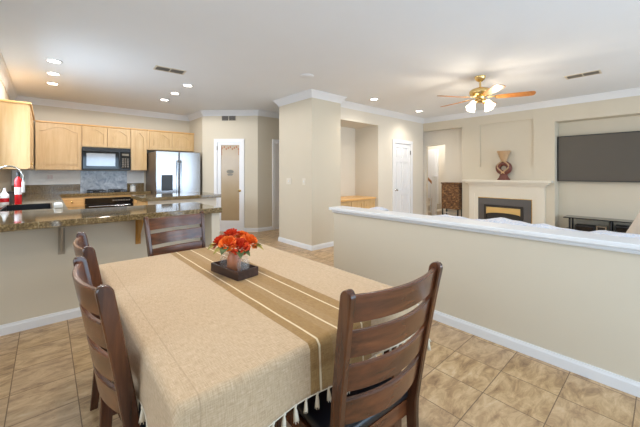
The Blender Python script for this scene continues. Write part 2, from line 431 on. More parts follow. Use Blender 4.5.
# crown moulding (room on the left of travel)
CROWN = [(0, CH - 0.115), (0.012, CH - 0.115), (0.018, CH - 0.095), (0.035, CH - 0.07), (0.065, CH - 0.03), (0.075, CH - 0.018), (0.085, CH - 0.015), (0.085, CH), (0, CH)]
path_main = [(XF, -3.2), (XF, YM), (4.10, YM), (4.10, 4.04), (3.40, 4.04), (3.40, 5.03), (5.3, 5.03)]
path_kit = [(5.3, pe.y), (pe.x, pe.y), (2.66 + 0.02, 7.02), (2.68, 7.95), (-0.48, 7.95), (-0.48, 3.74)]
struct('trim_2', MB().sweep(path_main, CROWN), M['trim'], 'white crown moulding of the family room', cat='trim')
struct('trim_3', MB().sweep(path_kit, CROWN), M['trim'], 'white crown moulding of the kitchen', cat='trim')
BASE = [(0, 0), (0.016, 0), (0.016, 0.062), (0.011, 0.074), (0.009, 0.085), (0, 0.085)]
struct('baseboard_half_wall', MB().sweep([(2.64, 2.72), (2.64, -1.7)][::-1], BASE), M['trim'], 'white baseboard of the half wall', cat='baseboard')
struct('baseboard_peninsula', MB().sweep([(1.365, 3.62), (-0.48, 3.62)], BASE), M['trim'], 'white baseboard under the counter', cat='baseboard')
struct('baseboard_pillar', MB().sweep([(4.10, 4.04), (3.40, 4.04), (3.40, 5.03), (5.3, 5.03)], BASE), M['trim'], 'white baseboard around the pillar', cat='baseboard')
struct('baseboard_hallway', MB().sweep([(3.95, pe.y), (pe.x, pe.y), tuple(fD(0.97, 0, 0).xy)], BASE), M['trim'], 'white baseboard by the pantry', cat='baseboard')

# ------------------------------------------------------------------ doors
def casing(mb, fn, a0, a1, ztop, w=0.075, d=0.018):
    mb.pbox(a0, 0, a0 + w, ztop, fn, 0, d).pbox(a1 - w, 0, a1, ztop, fn, 0, d).pbox(a0 + w, ztop - w, a1 - w, ztop, fn, 0, d)
    return mb
def knob(parent, p, n, mat, r=0.026):
    q = Vector(n).to_track_quat('Z', 'Y').to_matrix().to_4x4(); q.translation = Vector(p)
    b = MB().lathe([(0, 0), (r, 0), (r, 0.006), (0.011, 0.01), (0.011, 0.03), (r * 0.9, 0.036), (r, 0.05), (r * 0.7, 0.062), (0, 0.066)], seg=16, mat=q)
    o = b.build('door_knob', mat, parent, True); return o
# pantry door
b = MB().wall(fD, 0.345, 0.01, 0.905, 2.03, [(0.43, 0.25, 0.855, 1.965)], -0.005, -0.045)
casing(b, fD, 0.276, 0.974, 2.105, 0.07)
d1 = struct('door_1', b, M['door'], 'white pantry door with tall etched glass', cat='door')
p = MB().pbox(0.42, 0.24, 0.865, 1.975, fD, -0.018, -0.03).build('glass_pane', M['etched'], d1)
lf = MB()
for k in range(9):
    a = 0.455 + k * 0.047; z = 1.90 + 0.025 * math.sin(k * 2.1)
    lf.prism([(a - 0.02, z), (a, z - 0.03), (a + 0.022, z - 0.004), (a + 0.004, z + 0.028)], fD, -0.0165, -0.0185)
for sx in (0.445, 0.838):
    for k in range(4):
        z = 1.86 - k * 0.035
        lf.prism([(sx - 0.011, z), (sx, z - 0.02), (sx + 0.012, z), (sx, z + 0.02)], fD, -0.0165, -0.0185)
lf.build('leaf_border', M['etch_leaf'], p)
em = MB(); cx, cz = 0.64, 1.36
em.prism([(cx + 0.085 * math.cos(t * PI / 8), cz + 0.045 * math.sin(t * PI / 8)) for t in range(16)], fD, -0.0165, -0.0185)
em.prism([(cx - 0.05, cz - 0.09), (cx + 0.05, cz - 0.09), (cx + 0.07, cz - 0.05), (cx - 0.07, cz - 0.05)], fD, -0.0165, -0.0185)
em.build('emblem', M['etch_grey'], p)
knob(d1, fD(0.875, 0.93, -0.005), N, M['brass'])
hb = MB()
for z in (0.3, 1.85): hb.pbox(0.342, z, 0.352, z + 0.09, fD, -0.004, 0.02)
hb.build('hinge', M['grey_metal'], d1)
# hallway door beside the pantry
fH = fY(pe.y, -1)
b = MB(); casing(b, fH, 3.95, 4.87, 2.12, 0.075); b.pbox(4.03, 0.01, 4.79, 2.04, fH, -0.03, -0.07)
d2 = struct('door_2', b, M['door'], 'white hallway door behind the pillar', cat='door')
# closet door (six panel)
fC = fY(YM, -1)
b = MB(); casing(b, fC, 6.03, 6.87, 2.12, 0.075)
b.pbox(6.105, 0.01, 6.795, 2.045, fC, -0.02, -0.05)
pn = [(0.09, 0.12, 0.31, 0.80), (0.38, 0.12, 0.60, 0.80), (0.09, 0.92, 0.31, 1.58), (0.38, 0.92, 0.60, 1.58), (0.09, 1.68, 0.31, 1.93), (0.38, 1.68, 0.60, 1.93)]
b.wall(lambda a, z, d: fC(a + 6.105, z + 0.01, d), 0, 0, 0.69, 2.035, pn, -0.005, -0.021)
for q in pn: b.pbox(6.105 + q[0] + 0.03, q[1] + 0.04, 6.105 + q[2] - 0.03, q[3] - 0.02, fC, -0.010, -0.021)
d3 = struct('door_3', b, M['door'], 'white six panel closet door right of the niche', cat='door')
knob(d3, fC(6.17, 0.93, -0.005), (0, -1, 0), M['chrome'])
hb = MB().pbox(6.785, 1.78, 6.80, 1.88, fC, -0.005, 0.012); hb.build('hinge', M['vent_dark'], d3)
# doorway into the stair hall
b = MB().box(9.64, 5.02, 0.0, 9.7, 5.85, 2.12).box(9.615, 5.10, 0.01, 9.645, 5.77, 2.04)
struct('door_4', b, M['door'], 'white front door seen through the hall doorway', cat='door')

# stair railing seen through the doorway
st = thing('stair_railing', 'white stair railing with oak handrail through the hall doorway', 'railing', (8.5, 4.5, 0))
nx, ny = 8.5, 4.525
part('newel_post', MB().box(nx - 0.055, ny - 0.055, 0, nx + 0.055, ny + 0.055, 1.2, 0.005).box(nx - 0.07, ny - 0.07, 1.2, nx + 0.07, ny + 0.07, 1.225, 0.005).box(nx - 0.05, ny - 0.05, 1.225, nx + 0.05, ny + 0.05, 1.27, 0.02), M['trim'], st)
part('handrail', MB().tube([(nx, ny + 0.03, 1.00), (nx + 0.01, ny + 0.93, 1.84)], 0.032, 10), M['fan_blade'], st, smooth=True)
for k in range(6):
    y = ny + 0.12 + k * 0.125; z = 0.97 + (y - ny) / 0.9 * 0.84
    part('baluster', MB().box(nx - 0.014, y - 0.014, 0.05, nx + 0.014, y + 0.014, z - 0.02), M['trim'], st)
stp = MB()
for k in range(4): stp.box(nx - 0.05, ny + 0.07 + k * 0.25, 0, nx + 1.0, ny + 0.07 + (k + 1) * 0.25, 0.17 * (k + 1))
struct('trim_4', stp, M['soil'], 'carpeted stair steps in the hall', cat='stairs')

# ------------------------------------------------------------------ kitchen cabinets
def arch_door(mb, fn, a0, z0, a1, z1, arch=True, fr=0.055):
    w = a1 - a0
    mb.pbox(a0, z0, a1, z1, fn, 0.0, 0.004)
    mb.pbox(a0, z0, a0 + fr, z1, fn, 0.004, 0.022).pbox(a1 - fr, z0, a1, z1, fn, 0.004, 0.022).pbox(a0 + fr, z0, a1 - fr, z0 + fr, fn, 0.004, 0.022)
    rise = min(0.085, (z1 - z0) * 0.19) if arch else 0.0
    def top(ins):
        pts = []; l, r = a0 + fr + ins, a1 - fr - ins; base = z1 - fr - rise - ins * (1 if arch else 1)
        for i in range(15):
            t = i / 14; k = 0.0
            if arch and 0.12 < t < 0.88: k = math.sin((t - 0.12) / 0.76 * PI) ** 0.8
            pts.append((l + (r - l) * t, base + rise * k))
        return pts
    tp = top(0)
    for (p, q) in zip(tp, tp[1:]):
        mb.prism([p, q, (q[0], z1), (p[0], z1)], fn, 0.004, 0.022)
    ti = top(0.026)
    l, r = a0 + fr + 0.026, a1 - fr - 0.026
    mb.prism([(l, z0 + fr + 0.026), (r, z0 + fr + 0.026)] + ti[::-1], fn, 0.004, 0.012)
    ti = top(0.045); l, r = a0 + fr + 0.045, a1 - fr - 0.045
    if r - l > 0.03: mb.prism([(l, z0 + fr + 0.045), (r, z0 + fr + 0.045)] + ti[::-1], fn, 0.012, 0.019)
    return mb
YU = 7.62; ZB = 1.385; ZT = 2.29
def upper(name, label, x0, x1, z0, z1, splits, depth_y=7.945, knobs=()):
    t = thing(name, label, 'cabinet', ((x0 + x1) / 2, YU + 0.15, z0), 0, 'maple upper cabinets on the back wall')
    part('body', MB().box(x0, YU, z0, x1, depth_y, z1), M['maple'], t)
    part('cornice', MB().box(x0, YU - 0.03, z1, x1, depth_y, z1 + 0.03, 0.006), M['maple_h'], t)
    f = fY(YU, -1)
    for a0, a1 in splits:
        d = part('door', arch_door(MB(), f, a0 + 0.006, z0 + 0.012, a1 - 0.006, z1 - 0.012, True, min(0.055, (a1 - a0) * 0.2)), M['maple'], t)
    return t
upper('upper_cabinet', 'wide single door maple upper cabinet left of the microwave', -0.155, 0.515, ZB, ZT - 0.03, [(-0.15, 0.512)])
upper('upper_cabinet', 'short two door maple cabinet above the microwave', 0.517, 1.34, 1.845, ZT - 0.03, [(0.52, 0.93), (0.93, 1.337)])
upper('upper_cabinet', 'narrow one door maple upper cabinet right of the microwave', 1.342, 1.655, ZB, ZT - 0.03, [(1.345, 1.652)])
upper('upper_cabinet', 'short two door maple cabinet above the refrigerator', 1.657, 2.674, 1.845, ZT - 0.03, [(1.70, 2.17), (2.17, 2.64)])
t = thing('upper_cabinet', 'tall maple upper cabinet on the left wall, end panel facing the room', 'cabinet', (-0.31, 6.6, ZB), 0)
part('body', MB().box(-0.478, 5.85, ZB, -0.195, 7.59, 2.275), M['maple'], t)
part('cornice', MB().box(-0.478, 5.82, 2.275, -0.155, 7.59, 2.305, 0.006), M['maple_h'], t)
fl = fX(-0.195, 1)
for a0, a1 in ((5.855, 6.42), (6.42, 7.0), (7.0, 7.585)):
    d = part('door', arch_door(MB(), fl, a0 + 0.005, ZB + 0.012, a1 - 0.005, 2.263), M['maple'], t)
    if a0 < 6:
        part('knob', MB().lathe([(0, 0), (0.006, 0), (0.006, 0.014), (0.015, 0.02), (0.013, 0.03), (0, 0.032)], seg=12, mat=Matrix.Translation((-0.173, 5.90, ZB + 0.07)) @ Matrix.Rotation(PI / 2, 4, 'Y')), M['brass'], d, smooth=True)
# base cabinets along the back wall
YB = 7.33; ZC = 0.885
def base(label, x0, x1, n):
    t = thing('base_cabinet', label, 'cabinet', ((x0 + x1) / 2, YB + 0.3, 0), 0, 'maple base cabinets')
    part('body', MB().box(x0, YB, 0.1, x1, 7.94, ZC).box(x0, YB + 0.06, 0, x1, 7.94, 0.1), M['maple'], t)
    f = fY(YB, -1); w = (x1 - x0) / n
    for i in range(n):
        a0 = x0 + i * w
        dr = part('drawer', MB().pbox(a0 + 0.008, 0.70, a0 + w - 0.008, 0.868, f, 0, 0.02), M['maple_h'], t)
        part('knob', MB().lathe([(0, 0), (0.006, 0), (0.006, 0.014), (0.015, 0.02), (0, 0.03)], seg=12, mat=Matrix.Translation((a0 + w / 2, YB - 0.02, 0.785)) @ Matrix.Rotation(PI / 2, 4, 'X')), M['brass'], dr, smooth=True)
        part('door', arch_door(MB(), f, a0 + 0.008, 0.115, a0 + w - 0.008, 0.688, True), M['maple'], t)
base('maple base cabinet with drawer, left of the built-in oven', 0.172, 0.535, 1)
base('maple base cabinet between oven and refrigerator', 1.345, 1.66, 1)
t = thing('base_cabinet', 'maple sink cabinet run along the left kitchen wall', 'cabinet', (-0.17, 5.9, 0))
part('body', MB().box(-0.478, 4.17, 0.1, 0.14, 4.40, ZC).box(-0.478, 5.28, 0.1, 0.14, 7.94, ZC).box(-0.478, 4.40, 0.1, 0.14, 5.28, 0.70).box(0.125, 4.40, 0.7, 0.14, 5.28, ZC).box(-0.478, 4.17, 0, 0.08, 7.94, 0.1), M['maple'], t)
for i in range(5):
    a0 = 4.2 + i * 0.62
    part('door', arch_door(MB(), fX(0.14, 1), a0 + 0.008, 0.115, a0 + 0.612, 0.87), M['maple'], t)
# sink run countertop with sink cut-out, peninsula and back run are one continuous L
ct = MB()
ZK = 0.945
for x0, x1, y0, y1 in ((-0.478, -0.37, 4.165, 7.945), (0.05, 0.17, 4.165, 7.30), (-0.37, 0.05, 4.165, 4.42), (-0.37, 0.05, 5.26, 7.945), (0.05, 1.665, 7.30, 7.945)):
    ct.box(x0, y0, ZC + 0.002, x1, y1, ZK)
single('countertop', ct, M['granite'], 'brown granite tile countertop along the left and back kitchen walls', 'countertop')
t = thing('sink', 'black kitchen sink set in the left countertop', 'sink', (-0.16, 4.84, 0.74))
part('basin', MB().box(-0.366, 4.424, 0.735, 0.046, 5.256, 0.75).box(-0.366, 4.424, 0.75, -0.356, 5.256, 0.943).box(0.036, 4.424, 0.75, 0.046, 5.256, 0.943).box(-0.356, 4.424, 0.75, 0.036, 4.434, 0.943).box(-0.356, 5.246, 0.75, 0.036, 5.256, 0.943), M['black'], t)
part('drain', MB().lathe([(0, 0.751), (0.04, 0.751), (0.04, 0.754), (0, 0.754)], -0.16, 4.84, 20), M['chrome'], t)
fa = thing('faucet', 'tall nickel gooseneck faucet behind the sink', 'faucet', (-0.44, 4.8, ZK))
pts = [(-0.425, 4.80, ZK), (-0.425, 4.80, 1.25)] + [(-0.425 + 0.115 - 0.115 * math.cos(a), 4.80, 1.28 + 0.125 * math.sin(a)) for a in [PI * k / 12 for k in range(0, 13)]] + [(-0.195, 4.80, 1.23)]
part('spout', MB().tube(pts, 0.0085, 12), M['chrome'], fa, smooth=True)
part('spray_head', MB().lathe([(0.012, 1.235), (0.013, 1.2), (0.014, 1.12), (0.011, 1.11), (0, 1.11)], -0.195, 4.80, 16), M['white_plastic'], fa, smooth=True)
part('base_ring', MB().lathe([(0, ZK), (0.03, ZK), (0.03, ZK + 0.01), (0.018, ZK + 0.05), (0.012, ZK + 0.06)], -0.425, 4.80, 16), M['chrome'], fa, smooth=True)
part('lever', MB().tube([(-0.425, 4.80, ZK + 0.07), (-0.425, 4.72, ZK + 0.11)], 0.007, 8), M['chrome'], fa, smooth=True)
single('soap_dish', MB().box(0.062, 4.42, ZK, 0.135, 4.62, ZK + 0.05, 0.012, 2), M['white_plastic'], 'small white caddy at the right of the sink', 'soap dish')
ex = thing('fire_extinguisher', 'small red fire extinguisher standing behind the sink', 'fire extinguisher', (-0.262, 5.33, ZK))
part('cylinder', MB().lathe([(0, ZK), (0.032, ZK), (0.034, ZK + 0.012), (0.034, ZK + 0.29), (0.029, ZK + 0.31), (0.016, ZK + 0.33), (0.012, ZK + 0.345)], -0.262, 5.33, 20), M['red'], ex, smooth=True)
part('label_band', MB().lathe([(0.0348, ZK + 0.12), (0.0348, ZK + 0.21)], -0.262, 5.33, 20, cap=False), M['label'], ex, smooth=True)
part('valve', MB().lathe([(0.012, ZK + 0.34), (0.017, ZK + 0.345), (0.017, ZK + 0.38), (0.012, ZK + 0.39), (0, ZK + 0.39)], -0.262, 5.33, 16), M['black_matt'], ex, smooth=True)
part('squeeze_handle', MB().box(-0.275, 5.27, ZK + 0.385, -0.249, 5.36, ZK + 0.398, 0.004).box(-0.272, 5.265, ZK + 0.41, -0.252, 5.345, ZK + 0.42, 0.003), M['black_matt'], ex)
so = thing('soap_bottle', 'white dish soap bottle with red label by the faucet', 'soap bottle', (-0.385, 5.36, ZK))
part('bottle', MB().lathe([(0, ZK), (0.04, ZK), (0.042, ZK + 0.02), (0.042, ZK + 0.12), (0.02, ZK + 0.15), (0.014, ZK + 0.17), (0, ZK + 0.17)], -0.385, 5.36, 18), M['white_plastic'], so, smooth=True)
part('label_band', MB().lathe([(0.0428, ZK + 0.03), (0.0428, ZK + 0.08)], -0.385, 5.36, 18), M['red'], so, smooth=True)
part('cap', MB().lathe([(0.012, ZK + 0.17), (0.012, ZK + 0.2), (0, ZK + 0.2)], -0.385, 5.36, 12), M['white_plastic'], so)
cn = thing('canister', 'dark grey canister between soap bottle and fire extinguisher', 'canister', (-0.335, 5.47, ZK))
part('body', MB().lathe([(0, ZK), (0.03, ZK), (0.03, ZK + 0.13), (0, ZK + 0.13)], -0.335, 5.47, 18), M['vent_dark'], cn, smooth=True)
part('lid', MB().lathe([(0.031, ZK + 0.13), (0.031, ZK + 0.15), (0.01, ZK + 0.16), (0, ZK + 0.16)], -0.335, 5.47, 18), M['black'], cn, smooth=True)
# backsplash
struct('trim_6', MB().box(-0.475, 7.935, ZK, 0.515, 7.95, 1.105).box(1.335, 7.935, ZK, 1.665, 7.95, 1.105), M['granite_back'], 'granite tile backsplash strip', cat='trim')
struct('trim_8', MB().box(-0.475, 7.94, 1.105, 0.515, 7.95, 1.384).box(1.335, 7.94, 1.105, 1.665, 7.95, 1.384), M['white_plastic'], 'white backsplash wall under the upper cabinets', cat='trim')
struct('trim_7', MB().box(0.517, 7.938, ZK, 1.333, 7.95, 1.378), M['slate'], 'blue grey slate panel behind the cooktop', cat='trim')
# microwave
mw = thing('microwave', 'black over-range microwave between the maple cabinets', 'microwave', (0.925, 7.7, 1.39))
part('body', MB().box(0.520, 7.57, 1.39, 1.337, 7.94, 1.842, 0.006), M['black'], mw)
f = fY(7.57, -1)
dd = part('door', MB().pbox(0.53, 1.42, 1.12, 1.765, f, 0, 0.02), M['black_glass'], mw)
part('window', MB().pbox(0.585, 1.47, 1.06, 1.725, f, 0.02, 0.023), M['oven_window'], dd)
part('handle', MB().tube([fY(7.57)(1.135, 1.46, 0.035), fY(7.57)(1.135, 1.74, 0.035)], 0.01, 8), M['black'], mw, smooth=True)
pl = part('control_panel', MB().pbox(1.155, 1.42, 1.33, 1.765, f, 0, 0.015), M['black_glass'], mw)
kb = MB()
for i in range(3):
    for j in range(5): kb.pbox(1.18 + i * 0.045, 1.45 + j * 0.04, 1.21 + i * 0.045, 1.475 + j * 0.04, f, 0.015, 0.017)
part('keypad', kb, M['vent'], pl)
part('display', MB().pbox(1.18, 1.69, 1.30, 1.735, f, 0.015, 0.017), M['etch_grey'], pl)
vg = MB()
for j in range(4): vg.pbox(0.54, 1.780 + j * 0.014, 1.32, 1.786 + j * 0.014, f, 0, 0.008)
part('vent_grille', vg, M['black_matt'], mw)
# cooktop + oven
co = thing('cooktop', 'black gas cooktop on the back counter under the microwave', 'cooktop', (0.93, 7.6, ZK))
part('glass_top', MB().box(0.56, 7.38, ZK, 1.30, 7.88, ZK + 0.008, 0.002), M['black_glass'], co)
for (x, y) in ((0.75, 7.52), (0.75, 7.75), (1.11, 7.52), (1.11, 7.75)):
    g = MB()
    for k in range(4):
        a = k * PI / 4; dx, dy = 0.13 * math.cos(a), 0.1 * math.sin(a)
        g.tube([(x - dx, y - dy, ZK + 0.035), (x + dx, y + dy, ZK + 0.035)], 0.007, 6)
    g.box(x - 0.135, y - 0.105, ZK + 0.028, x + 0.135, y - 0.095, ZK + 0.042).box(x - 0.135, y + 0.095, ZK + 0.028, x + 0.135, y + 0.105, ZK + 0.042)
    for sx in (-0.13, 0.13):
        for sy in (-0.1, 0.1): g.box(x + sx - 0.006, y + sy - 0.006, ZK + 0.008, x + sx + 0.006, y + sy + 0.006, ZK + 0.03)
    part('grate', g, M['black'], co)
    part('burner', MB().lathe([(0, ZK + 0.008), (0.045, ZK + 0.008), (0.04, ZK + 0.022), (0, ZK + 0.024)], x, y, 16), M['black_matt'], co)
ov = thing('oven', 'black built-in oven below the cooktop', 'oven', (0.94, 7.6, 0.1))
part('cabinet_frame', MB().box(0.537, YB, 0.1, 1.343, 7.94, 0.2).box(0.537, YB, 0.2, 0.56, 7.94, ZC).box(1.32, YB, 0.2, 1.343, 7.94, ZC).box(0.56, YB, 0.845, 1.32, 7.94, ZC).box(0.537, YB + 0.06, 0, 1.343, 7.94, 0.1), M['maple_h'], ov)
part('body', MB().box(0.562, YB + 0.005, 0.202, 1.318, 7.9, 0.843), M['black'], ov)
f = fY(YB, -1)
cp = part('control_panel', MB().pbox(0.545, 0.735, 1.335, 0.842, f, 0, 0.03), M['black_glass'], ov)
bt = MB()
for k in range(7): bt.pbox(0.98 + k * 0.045, 0.775, 1.01 + k * 0.045, 0.80, f, 0.03, 0.033)
part('button_row', bt, M['vent'], cp)
od = part('door', MB().pbox(0.545, 0.22, 1.335, 0.725, f, 0, 0.03), M['black_glass'], ov)
part('handle', MB().tube([f(0.60, 0.69, 0.065), f(1.28, 0.69, 0.065)], 0.011, 8), M['steel'], od, smooth=True)
jr = thing('jar', 'small white jar on the back counter right of the cooktop', 'jar', (1.41, 7.75, ZK))
part('body', MB().lathe([(0, ZK), (0.05, ZK), (0.055, ZK + 0.03), (0.05, ZK + 0.11), (0, ZK + 0.11)], 1.41, 7.75, 18), M['white_plastic'], jr, smooth=True)
part('lid', MB().lathe([(0.052, ZK + 0.11), (0.052, ZK + 0.13), (0, ZK + 0.135)], 1.41, 7.75, 18), M['chrome'], jr, smooth=True)
ou = thing('outlet_cover', 'white outlet cover on the wall between cabinet and counter', 'outlet', (0.05, 7.94, 1.2))
part('plate', MB().box(-0.01, 7.935, 1.19, 0.11, 7.94, 1.31, 0.003), M['white_plastic'], ou)
part('sockets', MB().box(0.01, 7.932, 1.21, 0.045, 7.936, 1.29).box(0.055, 7.932, 1.21, 0.09, 7.936, 1.29), M['label'], ou)
# refrigerator
fr = thing('refrigerator', 'stainless side-by-side refrigerator with door dispenser', 'refrigerator', (2.14, 7.4, 0))
part('body', MB().box(1.685, 7.06, 0.03, 2.60, 7.85, 1.775, 0.006), M['steel_dark'], fr)
f = fY(7.05, -1)
dl = part('door', MB().box(1.685, 6.99, 0.09, 2.135, 7.05, 1.79, 0.012, 2), M['steel'], fr)
dr = part('door', MB().box(2.147, 6.99, 0.09, 2.60, 7.05, 1.79, 0.012, 2), M['steel'], fr)
for x, d in ((2.105, dl), (2.178, dr)):
    part('handle', MB().tube([(x, 6.985, 0.55), (x, 6.935, 0.60), (x, 6.935, 1.55), (x, 6.985, 1.60)], 0.013, 10), M['steel'], d, smooth=True)
ds = part('dispenser', MB().box(1.79, 6.985, 0.96, 2.01, 6.992, 1.29, 0.002), M['black'], dl)
part('foot_grille', MB().box(1.69, 7.0, 0.02, 2.595, 7.06, 0.085), M['black_matt'], fr)
# island
isl = thing('kitchen_island', 'cream kitchen island with maple side in front of the refrigerator', 'island', (1.78, 5.8, 0))
part('base', MB().box(1.20, 5.47, 0.0, 2.32, 6.15, ZC), M['wall_light'], isl)
part('side_panel', MB().box(1.18, 5.46, 0.02, 1.20, 6.16, ZC), M['maple_h'], isl)
part('top', MB().box(1.10, 5.38, ZC + 0.002, 2.375, 6.22, ZK, 0.004), M['granite'], isl)
# peninsula counter and its brackets
single('countertop', MB().box(-0.478, 3.30, ZC + 0.002, 1.47, 4.16, ZK, 0.006, 2), M['granite'], 'glossy brown granite breakfast counter of the peninsula', 'countertop')
pb = thing('base_cabinet', 'cabinet row under the peninsula counter facing the kitchen', 'cabinet', (0.5, 3.95, 0))
part('body', MB().box(0.15, 3.745, 0.1, 1.45, 4.1, ZC).box(0.15, 3.745, 0, 1.45, 4.05, 0.1), M['maple'], pb)
for x0, x1 in ((0.16, 0.8), (0.8, 1.44)): part('door', arch_door(MB(), fY(4.1, 1), x0 + 0.006, 0.115, x1 - 0.006, 0.87), M['maple'], pb)
def bracket(x, mat, label):
    t = thing('counter_bracket', label, 'bracket', (x, 3.6, 0.6))
    part('wall_plate', MB().box(x - 0.024, 3.608, 0.60, x + 0.024, 3.62, ZC, 0.002), mat, t)
    part('arm', MB().box(x - 0.022, 3.37, ZC - 0.014, x + 0.022, 3.608, ZC, 0.002), mat, t)
    part('rib', MB().prism([(0, 0.62), (0, 0.869), (0.22, 0.869)], lambda a, z, d: Vector((x + d, 3.608 - a, z)), -0.006, 0.006), mat, t)
bracket(0.10, M['grey_metal'], 'painted beige counter bracket left of the far chairs')
bracket(0.705, M['gold_wood'], 'golden counter bracket beside the far end chair')

# ------------------------------------------------------------------ table and cloth
TX0, TX1, TY0, TY1, TZ = 0.240, 1.282, 0.790, 2.315, 0.762
tb = thing('dining_table', 'rectangular dark wood dining table hidden under a beige cloth', 'table', ((TX0 + TX1) / 2, (TY0 + TY1) / 2, 0))
rr_ = 0.014; rc = []
for cx_, cy_, a_ in ((TX1 - rr_, TY1 - rr_, 0), (TX0 + rr_, TY1 - rr_, 90), (TX0 + rr_, TY0 + rr_, 180), (TX1 - rr_, TY0 + rr_, 270)):
    for k in range(7): q = math.radians(a_ + 15 * k); rc.append((cx_ + rr_ * math.cos(q), cy_ + rr_ * math.sin(q)))
part('tabletop', MB().prism(rc, lambda a, z, d: Vector((a, z, d)), TZ - 0.035, TZ), M['walnut_x'], tb)
part('apron', MB().box(TX0 + 0.12, TY0 + 0.1, 0.65, TX1 - 0.12, TY0 + 0.12, TZ - 0.035).box(TX0 + 0.12, TY1 - 0.12, 0.65, TX1 - 0.12, TY1 - 0.1, TZ - 0.035)
     .box(TX0 + 0.1, TY0 + 0.1, 0.65, TX0 + 0.12, TY1 - 0.1, TZ - 0.035).box(TX1 - 0.12, TY0 + 0.1, 0.65, TX1 - 0.1, TY1 - 0.1, TZ - 0.035), M['walnut_x'], tb)
for sx in (TX0 + 0.04, TX1 - 0.11):
    for sy in (TY0 + 0.03, TY1 - 0.10):
        part('leg', MB().box(sx, sy, 0, sx + 0.07, sy + 0.07, TZ - 0.035, 0.006), M['walnut'], tb)
DROP = 0.166
def cloth_pt(u, v):
    """flat cloth position -> draped position"""
    r = 0.012
    qx = min(max(u, TX0 + r), TX1 - r); qy = min(max(v, TY0 + r), TY1 - r)
    dx, dy = u - qx, v - qy; d = math.hypot(dx, dy)
    zt = TZ + 0.004
    if d < r * 0.55: return Vector((u, v, zt + 0.0009 * math.sin(u * 31) * math.sin(v * 23)))
    n = Vector((dx / d, dy / d, 0))
    rr = 0.011; e = d - (r + 0.006 - rr)
    edge = Vector((qx, qy, 0)) + n * (r + 0.006 - rr)
    if e <= 0: return Vector((u, v, zt))
    arc = rr * PI / 2
    if e < arc:
        a = e / rr; return edge + n * (rr * math.sin(a)) + Vector((0, 0, zt - rr * (1 - math.cos(a))))
    h = e - arc
    wob = (0.010 * math.sin(u * 17 + 0.7) * abs(n.y) + 0.010 * math.sin(v * 15 + 1.1) * abs(n.x)) * (h / DROP)
    cor = min(abs(n.x), abs(n.y)) * 1.35
    out = 0.006 + wob + 0.05 * cor * (h / DROP) + 0.012 * (h / DROP)
    return edge + n * (rr + out) + Vector((0, 0, zt - rr - h * (1 - 0.08 * cor)))
b = MB(); uvl = b.bm.loops.layers.uv.new('flat')
def axis(lo, hi, n):
    pts = [lo - DROP + (DROP - 0.05) * k / 7 for k in range(7)] + [lo - 0.05 + 0.10 * k / 12 for k in range(12)]
    mid = [lo + 0.05 + (hi - lo - 0.10) * k / n for k in range(n)]
    return pts + mid + [hi + lo - p for p in pts[::-1]] if False else pts + mid + sorted([hi + (lo - p) for p in pts])
us, vs = axis(TX0, TX1, 40), axis(TY0, TY1, 56)
grid = [[b.bm.verts.new(cloth_pt(u, v)) for v in vs] for u in us]
for i in range(len(us) - 1):
    for j in range(len(vs) - 1):
        f = b.bm.faces.new((grid[i][j], grid[i + 1][j], grid[i + 1][j + 1], grid[i][j + 1]))
        for lp, (a, c) in zip(f.loops, ((i, j), (i + 1, j), (i + 1, j + 1), (i, j + 1))): lp[uvl].uv = (us[a], vs[c])
cloth = b.build('tablecloth', M['cloth'], None, True)
tag(cloth, 'beige woven tablecloth with brown centre stripes and tassels', 'tablecloth')
sol = cloth.modifiers.new('thickness', 'SOLIDIFY'); sol.thickness = 0.0025; sol.offset = 1
ts = MB().lathe([(0, 0.006), (0.006, 0.003), (0.0065, -0.004), (0.0045, -0.011), (0.0065, -0.018), (0.0085, -0.034), (0.010, -0.052), (0.004, -0.052)], seg=8)
for k in range(6): ts.tube([(0.006 * math.cos(k * PI / 3), 0.006 * math.sin(k * PI / 3), -0.03), (0.009 * math.cos(k * PI / 3 + 0.2), 0.009 * math.sin(k * PI / 3 + 0.2), -0.060)], 0.0017, 4)
t0 = None
def tassels(n, fn):
    global t0
    for k in range(n):
        u, v = fn((k + 0.5) / n); p = cloth_pt(u, v)
        if t0 is None: o = t0 = ts.build('tassel', M['tassel'], cloth, True)
        else: o = t0.copy(); C.objects.link(o)
        o.location = p; o.rotation_euler = (random.uniform(-.15, .15), random.uniform(-.15, .15), random.uniform(0, 3))
        s = random.uniform(0.7, 0.95); o.scale = (s, s, s)
ux0, ux1, vy0, vy1 = us[0], us[-1], vs[0], vs[-1]
tassels(31, lambda t: (ux0 + (ux1 - ux0) * t, vy0))
tassels(34, lambda t: (ux0, vy0 + (vy1 - vy0) * t))
tassels(34, lambda t: (ux1, vy0 + (vy1 - vy0) * t))
fb = MB()
for k in range(30):
    p = cloth_pt(ux0 + (ux1 - ux0) * (k + 0.5) / 30, vy1)
    fb.lathe([(0, p.z + 0.005), (0.006, p.z), (0.005, p.z - 0.012), (0.009, p.z - 0.055), (0, p.z - 0.055)], p.x, p.y, 6)
o = fb.build('tassel_fringe', M['tassel'], cloth, True); o['kind'] = 'stuff'
hm = MB()
ring = [cloth_pt(ux0 + (ux1 - ux0) * k / 40, vy0) for k in range(41)] + [cloth_pt(ux1, vy0 + (vy1 - vy0) * k / 50) for k in range(1, 51)] + [cloth_pt(ux1 - (ux1 - ux0) * k / 40, vy1) for k in range(1, 41)] + [cloth_pt(ux0, vy1 - (vy1 - vy0) * k / 50) for k in range(1, 51)]
hm.tube(ring, 0.0035, 6); hm.build('hem', M['tassel'], cloth, True)

